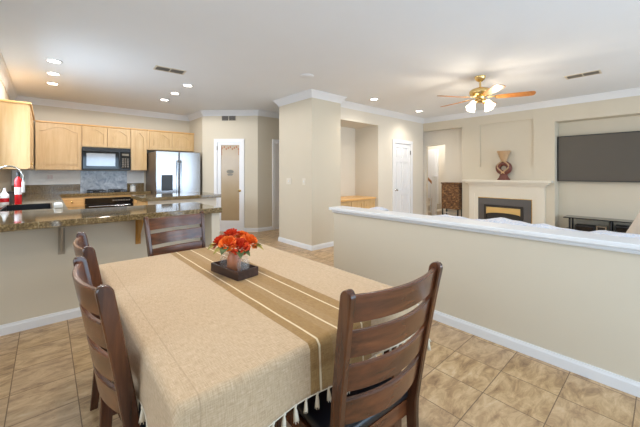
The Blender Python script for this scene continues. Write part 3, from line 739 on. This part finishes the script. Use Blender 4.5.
# ------------------------------------------------------------------ chairs
def post_y(z):      # rear post centre line, chair faces +y
    if z >= 0.46: t = (z - 0.46) / 0.54; return 0.088 * (1 - t ** 1.15)
    t = (0.46 - z) / 0.46; return 0.088 - 0.03 * t ** 1.6
def post_x(z): return 0.195 + 0.03 * max(0.0, (z - 0.40) / 0.6)
def dining_chair(label):
    t = thing('dining_chair', label, 'chair', (0, 0, 0), 0, 'dark wood dining chairs around the table')
    for s in (-1, 1):
        b = MB(); rs = []
        zs = [0, 0.1, 0.2, 0.3, 0.4, 0.46, 0.55, 0.65, 0.75, 0.85, 0.93]
        for z in zs:
            d = 0.018 + 0.005 * min(1, z / 0.46); w = 0.0125; y = post_y(z); x = s * post_x(z)
            rs.append((x, y, z, w, d))
        for k in range(0, 8):
            a = k / 7 * PI / 2; z = 0.975 + 0.025 * math.sin(a)
            rs.append((s * post_x(z), post_y(z), z, 0.013 if k < 7 else 0.010, max(0.004, 0.023 * math.cos(a))))
        c = 0.004
        b.rings([[Vector((x - w + c, y - d, z)), Vector((x + w - c, y - d, z)), Vector((x + w, y - d + min(c, d / 2), z)), Vector((x + w, y + d - min(c, d / 2), z)),
                  Vector((x + w - c, y + d, z)), Vector((x - w + c, y + d, z)), Vector((x - w, y + d - min(c, d / 2), z)), Vector((x - w, y - d + min(c, d / 2), z))] for x, y, z, w, d in rs])
        part('back_post', b, M['walnut'], t, False, True, 35)
    top = 0.982
    for k in range(4):
        z1 = top - k * 0.113; z0 = z1 - 0.085; rs = []
        for i in range(17):
            q = -1 + 2 * i / 16; bow = -0.038 * (1 - q * q)
            ring = []
            for (z, o) in ((z0, -0.009), (z0, 0.009), (z1 - 0.004, 0.009), (z1, 0.005), (z1, -0.005), (z1 - 0.004, -0.009)):
                dip = -0.004 * (1 - q * q)
                ring.append(Vector((q * (post_x(z) - 0.008), post_y(z) + bow + o, z + dip)))
            rs.append(ring)
        part('slat', MB().rings(rs), M['walnut_x'], t, False, True, 35)
    part('seat_frame', MB().box(-0.19, 0.105, 0.385, 0.19, 0.125, 0.445).box(-0.195, 0.46, 0.385, 0.195, 0.48, 0.445).box(-0.2, 0.105, 0.385, -0.18, 0.48, 0.445).box(0.18, 0.105, 0.385, 0.2, 0.48, 0.445), M['walnut_x'], t, False)
    part('seat_cushion', MB().box(-0.195, 0.098, 0.446, 0.195, 0.487, 0.492, 0.018, 3), M['leather'], t, False, True, 60)
    for s in (-1, 1):
        part('front_leg', MB().box(s * 0.178 - 0.018, 0.446, 0, s * 0.178 + 0.018, 0.482, 0.446, 0.004), M['walnut'], t, False)
        part('side_stretcher', MB().box(s * 0.186 - 0.009, 0.075, 0.17, s * 0.186 + 0.009, 0.45, 0.2), M['walnut_x'], t, False)
    return t
ch = dining_chair('dark wood ladder-back chair at the near end, seen from behind with black seat')
ch.location = (0.862, 0.582, 0); ch.rotation_euler.z = math.radians(-3.6)
for lab, x, y, r in (('dark wood chair at the far end, its back against the kitchen counter', 0.782, 2.645, 188.5),
                     ('nearer of the two dark wood chairs along the left side of the table', 0.110, 1.325, -86.5),
                     ('dark wood chair on the left side, mostly hidden behind the nearer one', 0.140, 1.955, -90.5)):
    c = copy_tree(ch); c['label'] = lab; c.location = (x, y, 0); c.rotation_euler.z = math.radians(r)

# ------------------------------------------------------------------ centrepiece
ZTOP = TZ + 0.0072
tr = thing('tray', 'dark wooden tray on the brown stripe of the tablecloth', 'tray', (0.787, 1.612, ZTOP), math.radians(8))
part('base', MB().box(-0.059, -0.125, 0, 0.059, 0.125, 0.008), M['darkwood'], tr, False)
for q in ((-0.066, -0.132, -0.057, 0.132), (0.057, -0.132, 0.066, 0.132), (-0.057, -0.132, 0.057, -0.123), (-0.057, 0.123, 0.057, 0.132)):
    part('side', MB().box(q[0], q[1], 0, q[2], q[3], 0.047, 0.0015), M['darkwood'], tr, False)
zj = ZTOP + 0.0085
def jar(name, label, x, y, mat, r, h, group=None):
    t = thing(name, label, 'jar', (x, y, zj), 0, group)
    part('body', MB().lathe([(0, 0), (r * 0.9, 0), (r, 0.008), (r, h * 0.72), (r * 0.78, h * 0.86), (r * 0.78, h), (r * 0.70, h), (r * 0.70, h * 0.86), (r * 0.92, h * 0.7), (r * 0.92, 0.012), (0, 0.01)], seg=24), mat, t, False, True, 60)
    part('rim', MB().lathe([(r * 0.79, h * 0.90), (r * 0.84, h * 0.92), (r * 0.84, h * 0.97), (r * 0.79, h * 0.99)], seg=24, cap=False), mat, t, False, True)
    return t
jx, jy = 0.787, 1.612
jar('flower_jar', 'copper pink jar holding the flowers in the tray centre', jx, jy, M['terracotta'], 0.038, 0.115)
jar('glass_jar', 'clear glass jar at the far end of the tray', jx - 0.01, jy + 0.085, M['clear'], 0.034, 0.095)
jar('glass_jar', 'clear glass jar at the near end of the tray', jx + 0.012, jy - 0.085, M['clear'], 0.034, 0.095)
def rose(label, x, y, z, r, mat, tilt, leaves):
    t = thing('rose', label, 'flower', (x, y, z), 0, 'orange fabric roses in the jar')
    b = MB(); rnd = random.Random(label)
    axis_ = Vector((tilt[0], tilt[1], 1)).normalized(); Q = axis_.to_track_quat('Z', 'Y').to_matrix()
    for layer, (n, rad, hgt, op) in enumerate(((3, 0.25, 1.0, 0.0), (5, 0.48, 0.98, 0.1), (6, 0.72, 0.88, 0.3), (8, 0.92, 0.66, 0.6), (8, 1.0, 0.38, 0.9))):
        for k in range(n):
            a = 2 * PI * k / n + layer * 0.5 + rnd.uniform(-.2, .2); wv = 3.4 / n * 1.15
            rows = []
            for i in range(5):
                s = i / 4; row = []
                for j in range(6):
                    q = -1 + 2 * j / 5; wd = wv * (0.35 + 0.65 * math.sin(min(1, s * 1.1) * PI / 2)) * (1 - 0.25 * s * q * q)
                    an = a + q * wd * 0.9
                    rr = r * rad * (0.25 + 0.75 * s ** 0.7) * (1 + 0.10 * op * s * s) + 0.0015 * q * q
                    hz = r * hgt * (s ** 0.8) * 1.05 - r * 0.30 * op * s ** 3 - r * 0.12 * q * q * s - 0.25 * r
                    row.append(Q @ Vector((rr * math.cos(an), rr * math.sin(an), hz * 0.92 + rnd.uniform(-.001, .001))))
                rows.append(row)
            b.rings(rows, False, False)
    part('bloom', b, mat, t, False, True, 80)
    part('stem', MB().tube([Q @ Vector((0, 0, -0.2 * r)), (Vector((jx, jy, z)) - Vector((x, y, z))) * 0.55 + Vector((0, 0, -0.05)), Vector((jx - x, jy - y, ZTOP + 0.06 - z))], 0.0025, 6), M['stem'], t, False, True)
    for (ax, el, ln, lm) in leaves:
        lb = MB(); dirv = Vector((math.cos(ax), math.sin(ax), 0)); sd = Vector((-dirv.y, dirv.x, 0)); rows = []
        for i in range(7):
            s = i / 6; w = ln * 0.40 * math.sin(PI * (0.08 + 0.92 * s) ** 0.8) if i < 6 else 0.0005
            cpt = dirv * (r * 0.5 + ln * s) + Vector((0, 0, -r * 0.35 + ln * el * s - ln * 0.30 * s * s))
            rows.append([cpt - sd * w + Vector((0, 0, w * 0.3)), cpt, cpt + sd * w + Vector((0, 0, w * 0.3))])
        lb.rings(rows, False, False); part('leaf', lb, lm, t, False, True, 80)
    return t
# right of picture = (0.748,-0.664), away = (0.664,0.748)
def fp(rt, aw, up): return (jx + 0.748 * rt + 0.664 * aw, jy - 0.664 * rt + 0.748 * aw, ZTOP + up)
L1, L2 = M['leaf'], M['leaf_dark']
rose('red orange rose at the far left of the bunch', *fp(-0.074, 0.0, 0.176), 0.049, M['petal_red'], (-0.5, 0.4), [(2.4, 0.1, 0.06, L1), (3.2, 0.0, 0.055, L1)])
rose('orange rose at the top left of the bunch', *fp(-0.028, 0.04, 0.205), 0.050, M['petal_red'], (-0.1, 0.3), [(1.2, 0.2, 0.05, L2)])
rose('orange rose in the front middle of the bunch, facing the camera', *fp(-0.020, -0.055, 0.178), 0.048, M['petal_orange'], (-0.5, -0.5), [(3.9, -0.1, 0.06, L2), (3.2, -0.2, 0.06, L1)])
rose('large red orange rose low at the front right', *fp(0.044, -0.045, 0.160), 0.053, M['petal_red'], (-0.1, -0.7), [(4.3, -0.2, 0.055, L2), (5.0, -0.2, 0.05, L2)])
rose('bright orange rose at the far right of the bunch', *fp(0.082, 0.016, 0.174), 0.051, M['petal_orange'], (0.5, -0.5), [(5.4, -0.2, 0.06, L1), (5.9, 0.0, 0.05, L2)])
rose('small orange rose at the back of the bunch', *fp(0.024, 0.078, 0.186), 0.046, M['petal_orange'], (0.4, 0.4), [(0.8, 0.1, 0.05, L1)])

# ------------------------------------------------------------------ ceiling fittings
def can(label, x, y, group, power=CAN_POWER, color=WARM, spread=150, blend=1.0):
    t = thing('recessed_light', label, 'ceiling light', (x, y, CH - 0.012), 0, group)
    part('trim_ring', MB().lathe([(0.062, 0.012), (0.088, 0.012), (0.088, 0.006), (0.078, 0), (0.062, 0.004)], seg=28, cap=False), M['trim'], t, False, True, 50)
    part('lens', MB().lathe([(0, 0.0105), (0.064, 0.0105), (0.064, 0.005), (0, 0.005)], seg=28), M['lamp'], t, False)
    l = bpy.data.lights.new('can_lamp', 'SPOT'); l.energy = power * 4; l.color = color; l.spot_size = math.radians(spread); l.spot_blend = blend; l.shadow_soft_size = 0.06
    o = bpy.data.objects.new('can_lamp', l); C.objects.link(o); o.location = (x, y, CH - 0.03)
names = ['nearest', 'middle', 'farthest']
for side, x in (('left', 0.07), ('right', 1.695)):
    for k, y in enumerate((5.11, 5.765, 6.41)):
        can('%s of the three recessed lights in the %s kitchen row' % (names[k], side), x, y, 'recessed kitchen ceiling lights', CAN_POWER * 0.52, (1.0, 0.98, 0.96), 178, 0.15)
can('recessed ceiling light near the wall niche', 4.67, 3.71, 'recessed family room ceiling lights', CAN_POWER * 1.2)
can('recessed ceiling light by the far room corner near the closet door', 6.33, 3.74, 'recessed family room ceiling lights', CAN_POWER * 1.2)
for lab, y in (('near end', 1.0), ('middle', 1.75), ('far end', 2.45)):
    can('recessed light over the %s of the dining table' % lab, 0.72, y, 'recessed dining ceiling lights', CAN_POWER * 0.80, (1.0, 0.94, 0.85), 178, 0.2)
l = bpy.data.lights.new('hall_fill_light', 'POINT'); l.energy = 34; l.color = (1.0, 0.95, 0.87); l.shadow_soft_size = 0.12  # added lamp without a fitting, brightens the stair hall
o = bpy.data.objects.new('hall_fill_light', l); C.objects.link(o); o.location = (8.9, 4.6, 2.5)
def register(name, label, fn, w, h, halves, mats, group=None, louv=7):
    """grille centred at the origin of fn; fn(a, b, d) -> point"""
    o0 = fn(0, 0, 0); t = thing(name, label, 'vent', o0, 0, group)
    fr_ = MB().wall(fn, -w / 2, -h / 2, w / 2, h / 2, [(-w / 2 + 0.02, -h / 2 + 0.02, -0.006, h / 2 - 0.02), (0.006, -h / 2 + 0.02, w / 2 - 0.02, h / 2 - 0.02)], 0.0, 0.008)
    part('frame', fr_, M['wall'], t)
    for (a0, a1), m in zip(((-w / 2 + 0.02, -0.006), (0.006, w / 2 - 0.02)), mats):
        g = MB().pbox(a0, -h / 2 + 0.02, a1, h / 2 - 0.02, fn, 0.0005, 0.002)
        part('backing', g, m, t)
        g = MB(); n = louv
        for k in range(n):
            z = -h / 2 + 0.02 + (h - 0.04) * (k + 0.5) / n; g.pbox(a0, z - 0.003, a1, z + 0.003, fn, 0.002, 0.007)
        part('louvre', g, M['vent'], t)
cA = math.radians(-4)
register('ceiling_vent', 'beige ceiling register over the peninsula with two grilles', lambda a, b, d: Vector((1.262, 4.51, CH)) + Vector((math.cos(cA) * a - math.sin(cA) * b, math.sin(cA) * a + math.cos(cA) * b, -d)), 0.38, 0.19, 2, (M['vent_dark'], M['vent']), 'ceiling air registers')
register('ceiling_vent', 'grey slotted ceiling register in front of the television niche', lambda a, b, d: Vector((5.745 + b, 0.80 - a, CH - d)), 0.39, 0.20, 2, (M['vent_dark'], M['vent_dark']), 'ceiling air registers')
register('wall_vent', 'beige return air grille high above the pantry door', lambda a, b, d: fD(0.615 + a, 2.575 + b, d), 0.36, 0.15, 2, (M['vent_dark'], M['vent_dark']))
single('smoke_detector', MB().lathe([(0, CH), (0.10, CH), (0.10, CH - 0.006), (0.085, CH - 0.012), (0, CH - 0.013)], 2.83, 3.47, 24), M['ceiling'], 'round white detector disc on the ceiling before the pillar', 'smoke detector', None, True)
for x_, lab in ((4.705, 'light switch plate on the pillar, left one'), (4.255, 'light switch plate on the pillar, right one near the corner')):
    t = thing('light_switch', lab, 'light switch', (3.4, x_, 1.12), 0, 'switch plates on the pillar')
    w_ = 0.075 if x_ > 4.5 else 0.04
    part('plate', MB().box(3.393, x_ - w_, 1.12, 3.4, x_ + w_, 1.235, 0.002), M['wall_light'], t)
    part('toggle', MB().box(3.385, x_ - 0.012, 1.165, 3.394, x_ + 0.012, 1.195, 0.002), M['white_plastic'], t)

# ------------------------------------------------------------------ ceiling fan
FX_, FY_ = 4.737, 1.812
fan = thing('ceiling_fan', 'brass ceiling fan with oak blades and four lit glass shades', 'ceiling fan', (FX_, FY_, CH))
part('canopy', MB().lathe([(0, 0), (0.075, 0), (0.075, -0.012), (0.06, -0.05), (0.03, -0.075), (0, -0.075)], seg=24), M['brass'], fan, False, True)
part('downrod', MB().lathe([(0.013, -0.07), (0.013, -0.17)], seg=12), M['brass'], fan, False, True)
part('motor', MB().lathe([(0, -0.16), (0.05, -0.165), (0.12, -0.19), (0.145, -0.215), (0.145, -0.25), (0.12, -0.285), (0.07, -0.30), (0.06, -0.33), (0.075, -0.345), (0.075, -0.37), (0.03, -0.385), (0, -0.385)], seg=32), M['brass'], fan, False, True, 50)
base_ang = math.atan2(-math.cos(YAW), math.sin(YAW))          # picture right
for k in range(5):
    a = base_ang + math.radians(-25 + 72 * k)
    R_ = Matrix.Rotation(a, 4, 'Z') @ Matrix.Translation((0, 0, -0.315)) @ Matrix.Rotation(math.radians(-12), 4, 'X')
    poly = [(0.20, -0.045), (0.30, -0.058), (0.60, -0.07), (0.655, -0.062), (0.675, -0.03), (0.675, 0.03), (0.655, 0.062), (0.60, 0.07), (0.30, 0.058), (0.20, 0.045)]
    bl = part('blade', MB().prism(poly, lambda x, y, d: R_ @ Vector((x, y, d)), -0.004, 0.004), M['fan_blade'], fan, False)
    part('blade_iron', MB().prism([(0.10, -0.018), (0.17, -0.014), (0.215, -0.04), (0.27, -0.03), (0.27, 0.03), (0.215, 0.04), (0.17, 0.014), (0.10, 0.018)], lambda x, y, d: R_ @ Vector((x, y, d)), 0.0045, 0.010), M['brass'], bl, False)
for k in range(4):
    a = base_ang + math.radians(20 + 90 * k); dv = Vector((math.cos(a), math.sin(a), 0))
    part('lamp_arm', MB().tube([dv * 0.06 + Vector((0, 0, -0.36)), dv * 0.11 + Vector((0, 0, -0.365)), dv * 0.135 + Vector((0, 0, -0.385))], 0.010, 8), M['brass'], fan, False, True)
    q = (dv * 0.55 + Vector((0, 0, -1))).normalized().to_track_quat('Z', 'Y').to_matrix().to_4x4(); q.translation = dv * 0.125 + Vector((0, 0, -0.375))
    part('lamp_shade', MB().lathe([(0.022, 0), (0.03, 0.015), (0.04, 0.05), (0.05, 0.085), (0.065, 0.11), (0.060, 0.108), (0.045, 0.085), (0.034, 0.05), (0.02, 0.01)], seg=20, mat=q), M['shade'], fan, False, True, 70)
    l = bpy.data.lights.new('fan_bulb', 'POINT'); l.energy = 7; l.color = (1, 0.86, 0.66); l.shadow_soft_size = 0.05
    o = bpy.data.objects.new('fan_bulb', l); C.objects.link(o); o.location = Vector((FX_, FY_, CH)) + dv * 0.20 + Vector((0, 0, -0.53))

# ------------------------------------------------------------------ fireplace wall
fp_ = thing('fireplace', 'off-white mantel fireplace with charcoal surround and brass hood', 'fireplace', (7.3, 2.3, 0))
f = fX(XF, -1)
part('mantel_shelf', MB().pbox(1.47, 1.135, 3.16, 1.178, f, 0, 0.20).pbox(1.53, 1.10, 3.10, 1.135, f, 0, 0.15).pbox(1.57, 1.065, 3.06, 1.10, f, 0, 0.11), M['mantel'], fp_)
part('frieze', MB().pbox(1.60, 0.86, 3.05, 1.065, f, 0, 0.06).pbox(1.74, 0.79, 2.93, 0.86, f, 0, 0.045), M['mantel'], fp_)
for y0, y1, i0, i1 in ((1.60, 1.74, 1.74, 1.81), (2.93, 3.05, 2.86, 2.93)):
    part('pilaster', MB().pbox(y0, 0, y1, 0.86, f, 0, 0.06).pbox(i0, 0, i1, 0.79, f, 0, 0.045), M['mantel'], fp_)
part('surround', MB().wall(f, 1.81, 0.0, 2.86, 0.79, [(2.00, 0.0, 2.70, 0.60)], 0, 0.03), M['surround'], fp_)
part('trim_strip', MB().pbox(1.81, 0.775, 2.86, 0.79, f, 0.03, 0.042).pbox(1.81, 0, 1.825, 0.775, f, 0.03, 0.042), M['brass'], fp_)
part('firebox', MB().wall(f, 1.97, 0.0, 2.73, 0.63, [(2.02, 0.03, 2.69, 0.58)], 0.0, 0.05).pbox(2.02, 0.03, 2.69, 0.58, f, 0.0, 0.012), M['firebox'], fp_)
arch = [(2.02, 0.42)] + [(2.355 - 0.335 * math.cos(k * PI / 16), 0.42 + 0.045 * math.sin(k * PI / 16)) for k in range(1, 16)] + [(2.69, 0.42), (2.69, 0.58), (2.02, 0.58)]
part('hood', MB().prism(arch, f, 0.012, 0.04), M['brass_panel'], fp_)
va = thing('vase', 'brown ring-shaped ceramic vase with tan funnel neck on the mantel', 'vase', (7.29, 2.31, 1.18))
part('foot', MB().lathe([(0, 0), (0.125, 0), (0.125, 0.02), (0.10, 0.045), (0.075, 0.10), (0.07, 0.15)], seg=24, mat=Matrix.Diagonal((0.55, 1, 1, 1))), M['vase_dark'], va, False, True, 50)
rg = MB(); rs = []
for i in range(33):
    a = 2 * PI * i / 32; ring = []
    for k in range(12):
        q = 2 * PI * k / 12; rr = 0.105 + 0.055 * math.cos(q); ring.append(Vector((0.055 * math.sin(q), rr * math.cos(a), 0.255 + rr * 0.95 * math.sin(a))))
    rs.append(ring)
rg.rings(rs, True, False); part('ring_body', rg, M['vase_dark'], va, False, True, 60)
for s in (-1, 1):
    part('scroll', MB().tube([(-0.06, s * (0.02 + 0.09 * math.sin(k / 10 * PI * 1.2)), 0.40 - 0.26 * k / 10) for k in range(11)], 0.014, 8), M['vase_tan'], va, False, True)
part('neck', MB().lathe([(0.05, 0.36), (0.055, 0.40), (0.075, 0.46), (0.11, 0.55), (0.135, 0.62), (0.125, 0.62), (0.06, 0.46), (0.0, 0.42)], seg=24, mat=Matrix.Diagonal((0.7, 1, 1, 1))), M['vase_tan'], va, False, True, 50)
tv = thing('television', 'large switched-off flat television in the wall niche', 'television', (7.63, 0.66, 1.17))
part('screen', MB().box(7.575, -0.125, 1.185, 7.59, 1.425, 2.035), M['tv'], tv)
part('bezel', MB().wall(fX(7.575, -1), -0.14, 1.17, 1.44, 2.05, [(-0.125, 1.185, 1.425, 2.035)], -0.03, 0.005).box(7.59, -0.1, 1.21, 7.64, 1.40, 2.0), M['black_matt'], tv)
part('wall_mount', MB().box(7.64, 0.4, 1.4, 7.699, 0.9, 1.8), M['black'], tv)
ms = thing('media_stand', 'low black glass media stand under the television', 'media stand', (7.45, 0.65, 0))
for z in (0.49, 0.25, 0.08): part('shelf', MB().box(7.28, 0.0, z, 7.66, 1.30, z + 0.016, 0.003), M['black_glass'], ms)
for y in (0.06, 0.65, 1.21):
    for x in (7.33, 7.61): part('post', MB().lathe([(0.016, 0), (0.016, 0.49)], x, y, 12), M['black'], ms, smooth=True)
for lab, y0, y1, h in (('black media box left on the stand shelf', 0.86, 1.14, 0.10), ('slim silver player in the middle of the stand shelf', 0.70, 0.84, 0.12), ('black receiver right on the stand shelf', 0.36, 0.60, 0.15)):
    t = thing('media_box', lab, 'media player', (7.45, (y0 + y1) / 2, 0.267), 0, 'boxes on the media stand')
    part('case', MB().box(7.33, y0, 0.267, 7.58, y1, 0.267 + h, 0.004), M['chrome'] if 'silver' in lab else M['black_matt'], t)
    part('front_panel', MB().box(7.326, y0 + 0.02, 0.28, 7.33, y1 - 0.02, 0.267 + h - 0.02), M['black_glass'], t)
ba = thing('woven_chest', 'dark brown woven chest on legs left of the fireplace', 'chest', (7.40, 3.46, 0))
part('body', MB().box(7.27, 3.265, 0.46, 7.53, 3.69, 1.07, 0.012, 2), M['basket'], ba)
part('lid', MB().box(7.255, 3.25, 1.07, 7.54, 3.70, 1.10, 0.008, 2), M['basket'], ba)
for x in (7.29, 7.50):
    for y in (3.29, 3.665): part('leg', MB().box(x - 0.014, y - 0.014, 0, x + 0.014, y + 0.014, 0.46), M['black'], ba)
part('stretcher', MB().box(7.28, 3.29, 0.36, 7.30, 3.665, 0.385), M['chrome'], ba)

# ------------------------------------------------------------------ niche cabinet
nc = thing('niche_cabinet', 'low honey maple cabinet built into the wall niche', 'cabinet', (4.9, 4.6, 0))
part('body', MB().box(4.305, 4.34, 0.0, 5.495, 4.925, 0.755), M['maple'], nc)
part('top', MB().box(4.305, 4.30, 0.755, 5.495, 4.925, 0.795, 0.004), M['maple_h'], nc)
for k in range(3):
    a0 = 4.31 + k * 0.393
    d = part('door', arch_door(MB(), fY(4.34, -1), a0 + 0.012, 0.06, a0 + 0.383, 0.735, False), M['maple'], nc)

# ------------------------------------------------------------------ sofa, throw, pillows
sf = thing('sofa', 'light grey sofa behind the half wall, back toward the dining area', 'sofa', (3.35, 0.9, 0))
part('base', MB().box(2.95, -0.75, 0.06, 3.82, 2.42, 0.36, 0.03, 2), M['sofa'], sf)
part('backrest', MB().box(2.86, -0.75, 0.1, 3.10, 2.42, 0.87, 0.05, 3), M['sofa'], sf, smooth=True)
for y in (-0.75, 2.22): part('arm', MB().box(3.06, y, 0.30, 3.82, y + 0.2, 0.62, 0.05, 3), M['sofa'], sf, smooth=True)
for k in range(3): part('seat_cushion', MB().box(3.11, -0.54 + k * 0.92, 0.36, 3.84, 0.37 + k * 0.92, 0.52, 0.04, 3), M['sofa'], sf, smooth=True)
for x in (2.99, 3.74):
    for y in (-0.7, 2.37): part('foot', MB().box(x - 0.02, y - 0.02, 0, x + 0.02, y + 0.02, 0.06), M['black'], sf)
def throw(label, y0, y1, seed, zb=0.875, amp=0.03):
    rnd = random.Random(seed); ph = [rnd.uniform(0, 6.28) for _ in range(6)]
    b = MB(); ny_ = max(8, int((y1 - y0) / 0.03)); prof = [(2.845, -0.10), (2.848, -0.03), (2.87, 0.004), (2.92, 0.012), (2.99, 0.014), (3.06, 0.008), (3.11, -0.02), (3.125, -0.12), (3.13, -0.24)]
    prof = [(2.846, -0.10), (2.848, -0.04)] + prof[2:]
    rows = []
    for j in range(ny_ + 1):
        y = y0 + (y1 - y0) * j / ny_; e = min(1, min(j, ny_ - j) / 3)
        h = amp * (0.9 + 0.55 * math.sin(y * 7.3 + ph[0]) + 0.35 * math.sin(y * 17 + ph[1]) + 0.2 * math.sin(y * 37 + ph[2])) * e
        rows.append([Vector((x + 0.006 * math.sin(y * 23 + i), y, zb + z + max(0, h) * (1 if 1 < i < 7 else 0.0) * (1 + 0.3 * math.sin(i * 2 + y * 11)))) for i, (x, z) in enumerate(prof)])
    b.rings(rows, False, False)
    o = single('throw_blanket', b, M['throw'], label, 'throw', 'throws over the sofa back', True, 80)
    m = o.modifiers.new('thickness', 'SOLIDIFY'); m.thickness = 0.008; m.offset = 1
throw('long rumpled white throw with pale blue print over the sofa back', -0.7, 1.60, 3, 0.870, 0.020)
throw('small white printed throw over the sofa back end nearest the pillar', 2.22, 2.40, 9, 0.875, 0.022)
def pillow(label, x, y, z, w, h, t, rot, mat):
    b = MB(); n = 12; front, back = [], []
    for sgn, store in ((1, front), (-1, back)):
        for i in range(n + 1):
            row = []
            for j in range(n + 1):
                u, v = -1 + 2 * i / n, -1 + 2 * j / n
                k = (1 - u ** 4) * (1 - v ** 4); pin = 1 - 0.06 * (1 - abs(u)) * 0 - 0.05 * (1 - v * v) * abs(u) ** 6
                row.append(Vector((sgn * t / 2 * k ** 0.6, u * w / 2 * pin, v * h / 2 * (1 - 0.05 * (1 - u * u) * abs(v) ** 6))))
            store.append(row)
    b.rings(front, False, False); b.rings(back, False, False)
    bmesh.ops.remove_doubles(b.bm, verts=b.bm.verts[:], dist=1e-4)
    b.bm.transform(rot)
    zmin = min(v.co.z for v in b.bm.verts)
    b.bm.transform(Matrix.Translation((x, y, z - zmin)))
    single('pillow', b, mat, label, 'pillow', None, True, 180)
pillow('beige square pillow standing up at the right end of the sofa back', 3.24, -0.10, 0.525, 0.58, 0.58, 0.16, Matrix.Rotation(math.radians(-12), 4, 'Y') @ Matrix.Rotation(math.radians(22), 4, 'X'), M['pillow'])
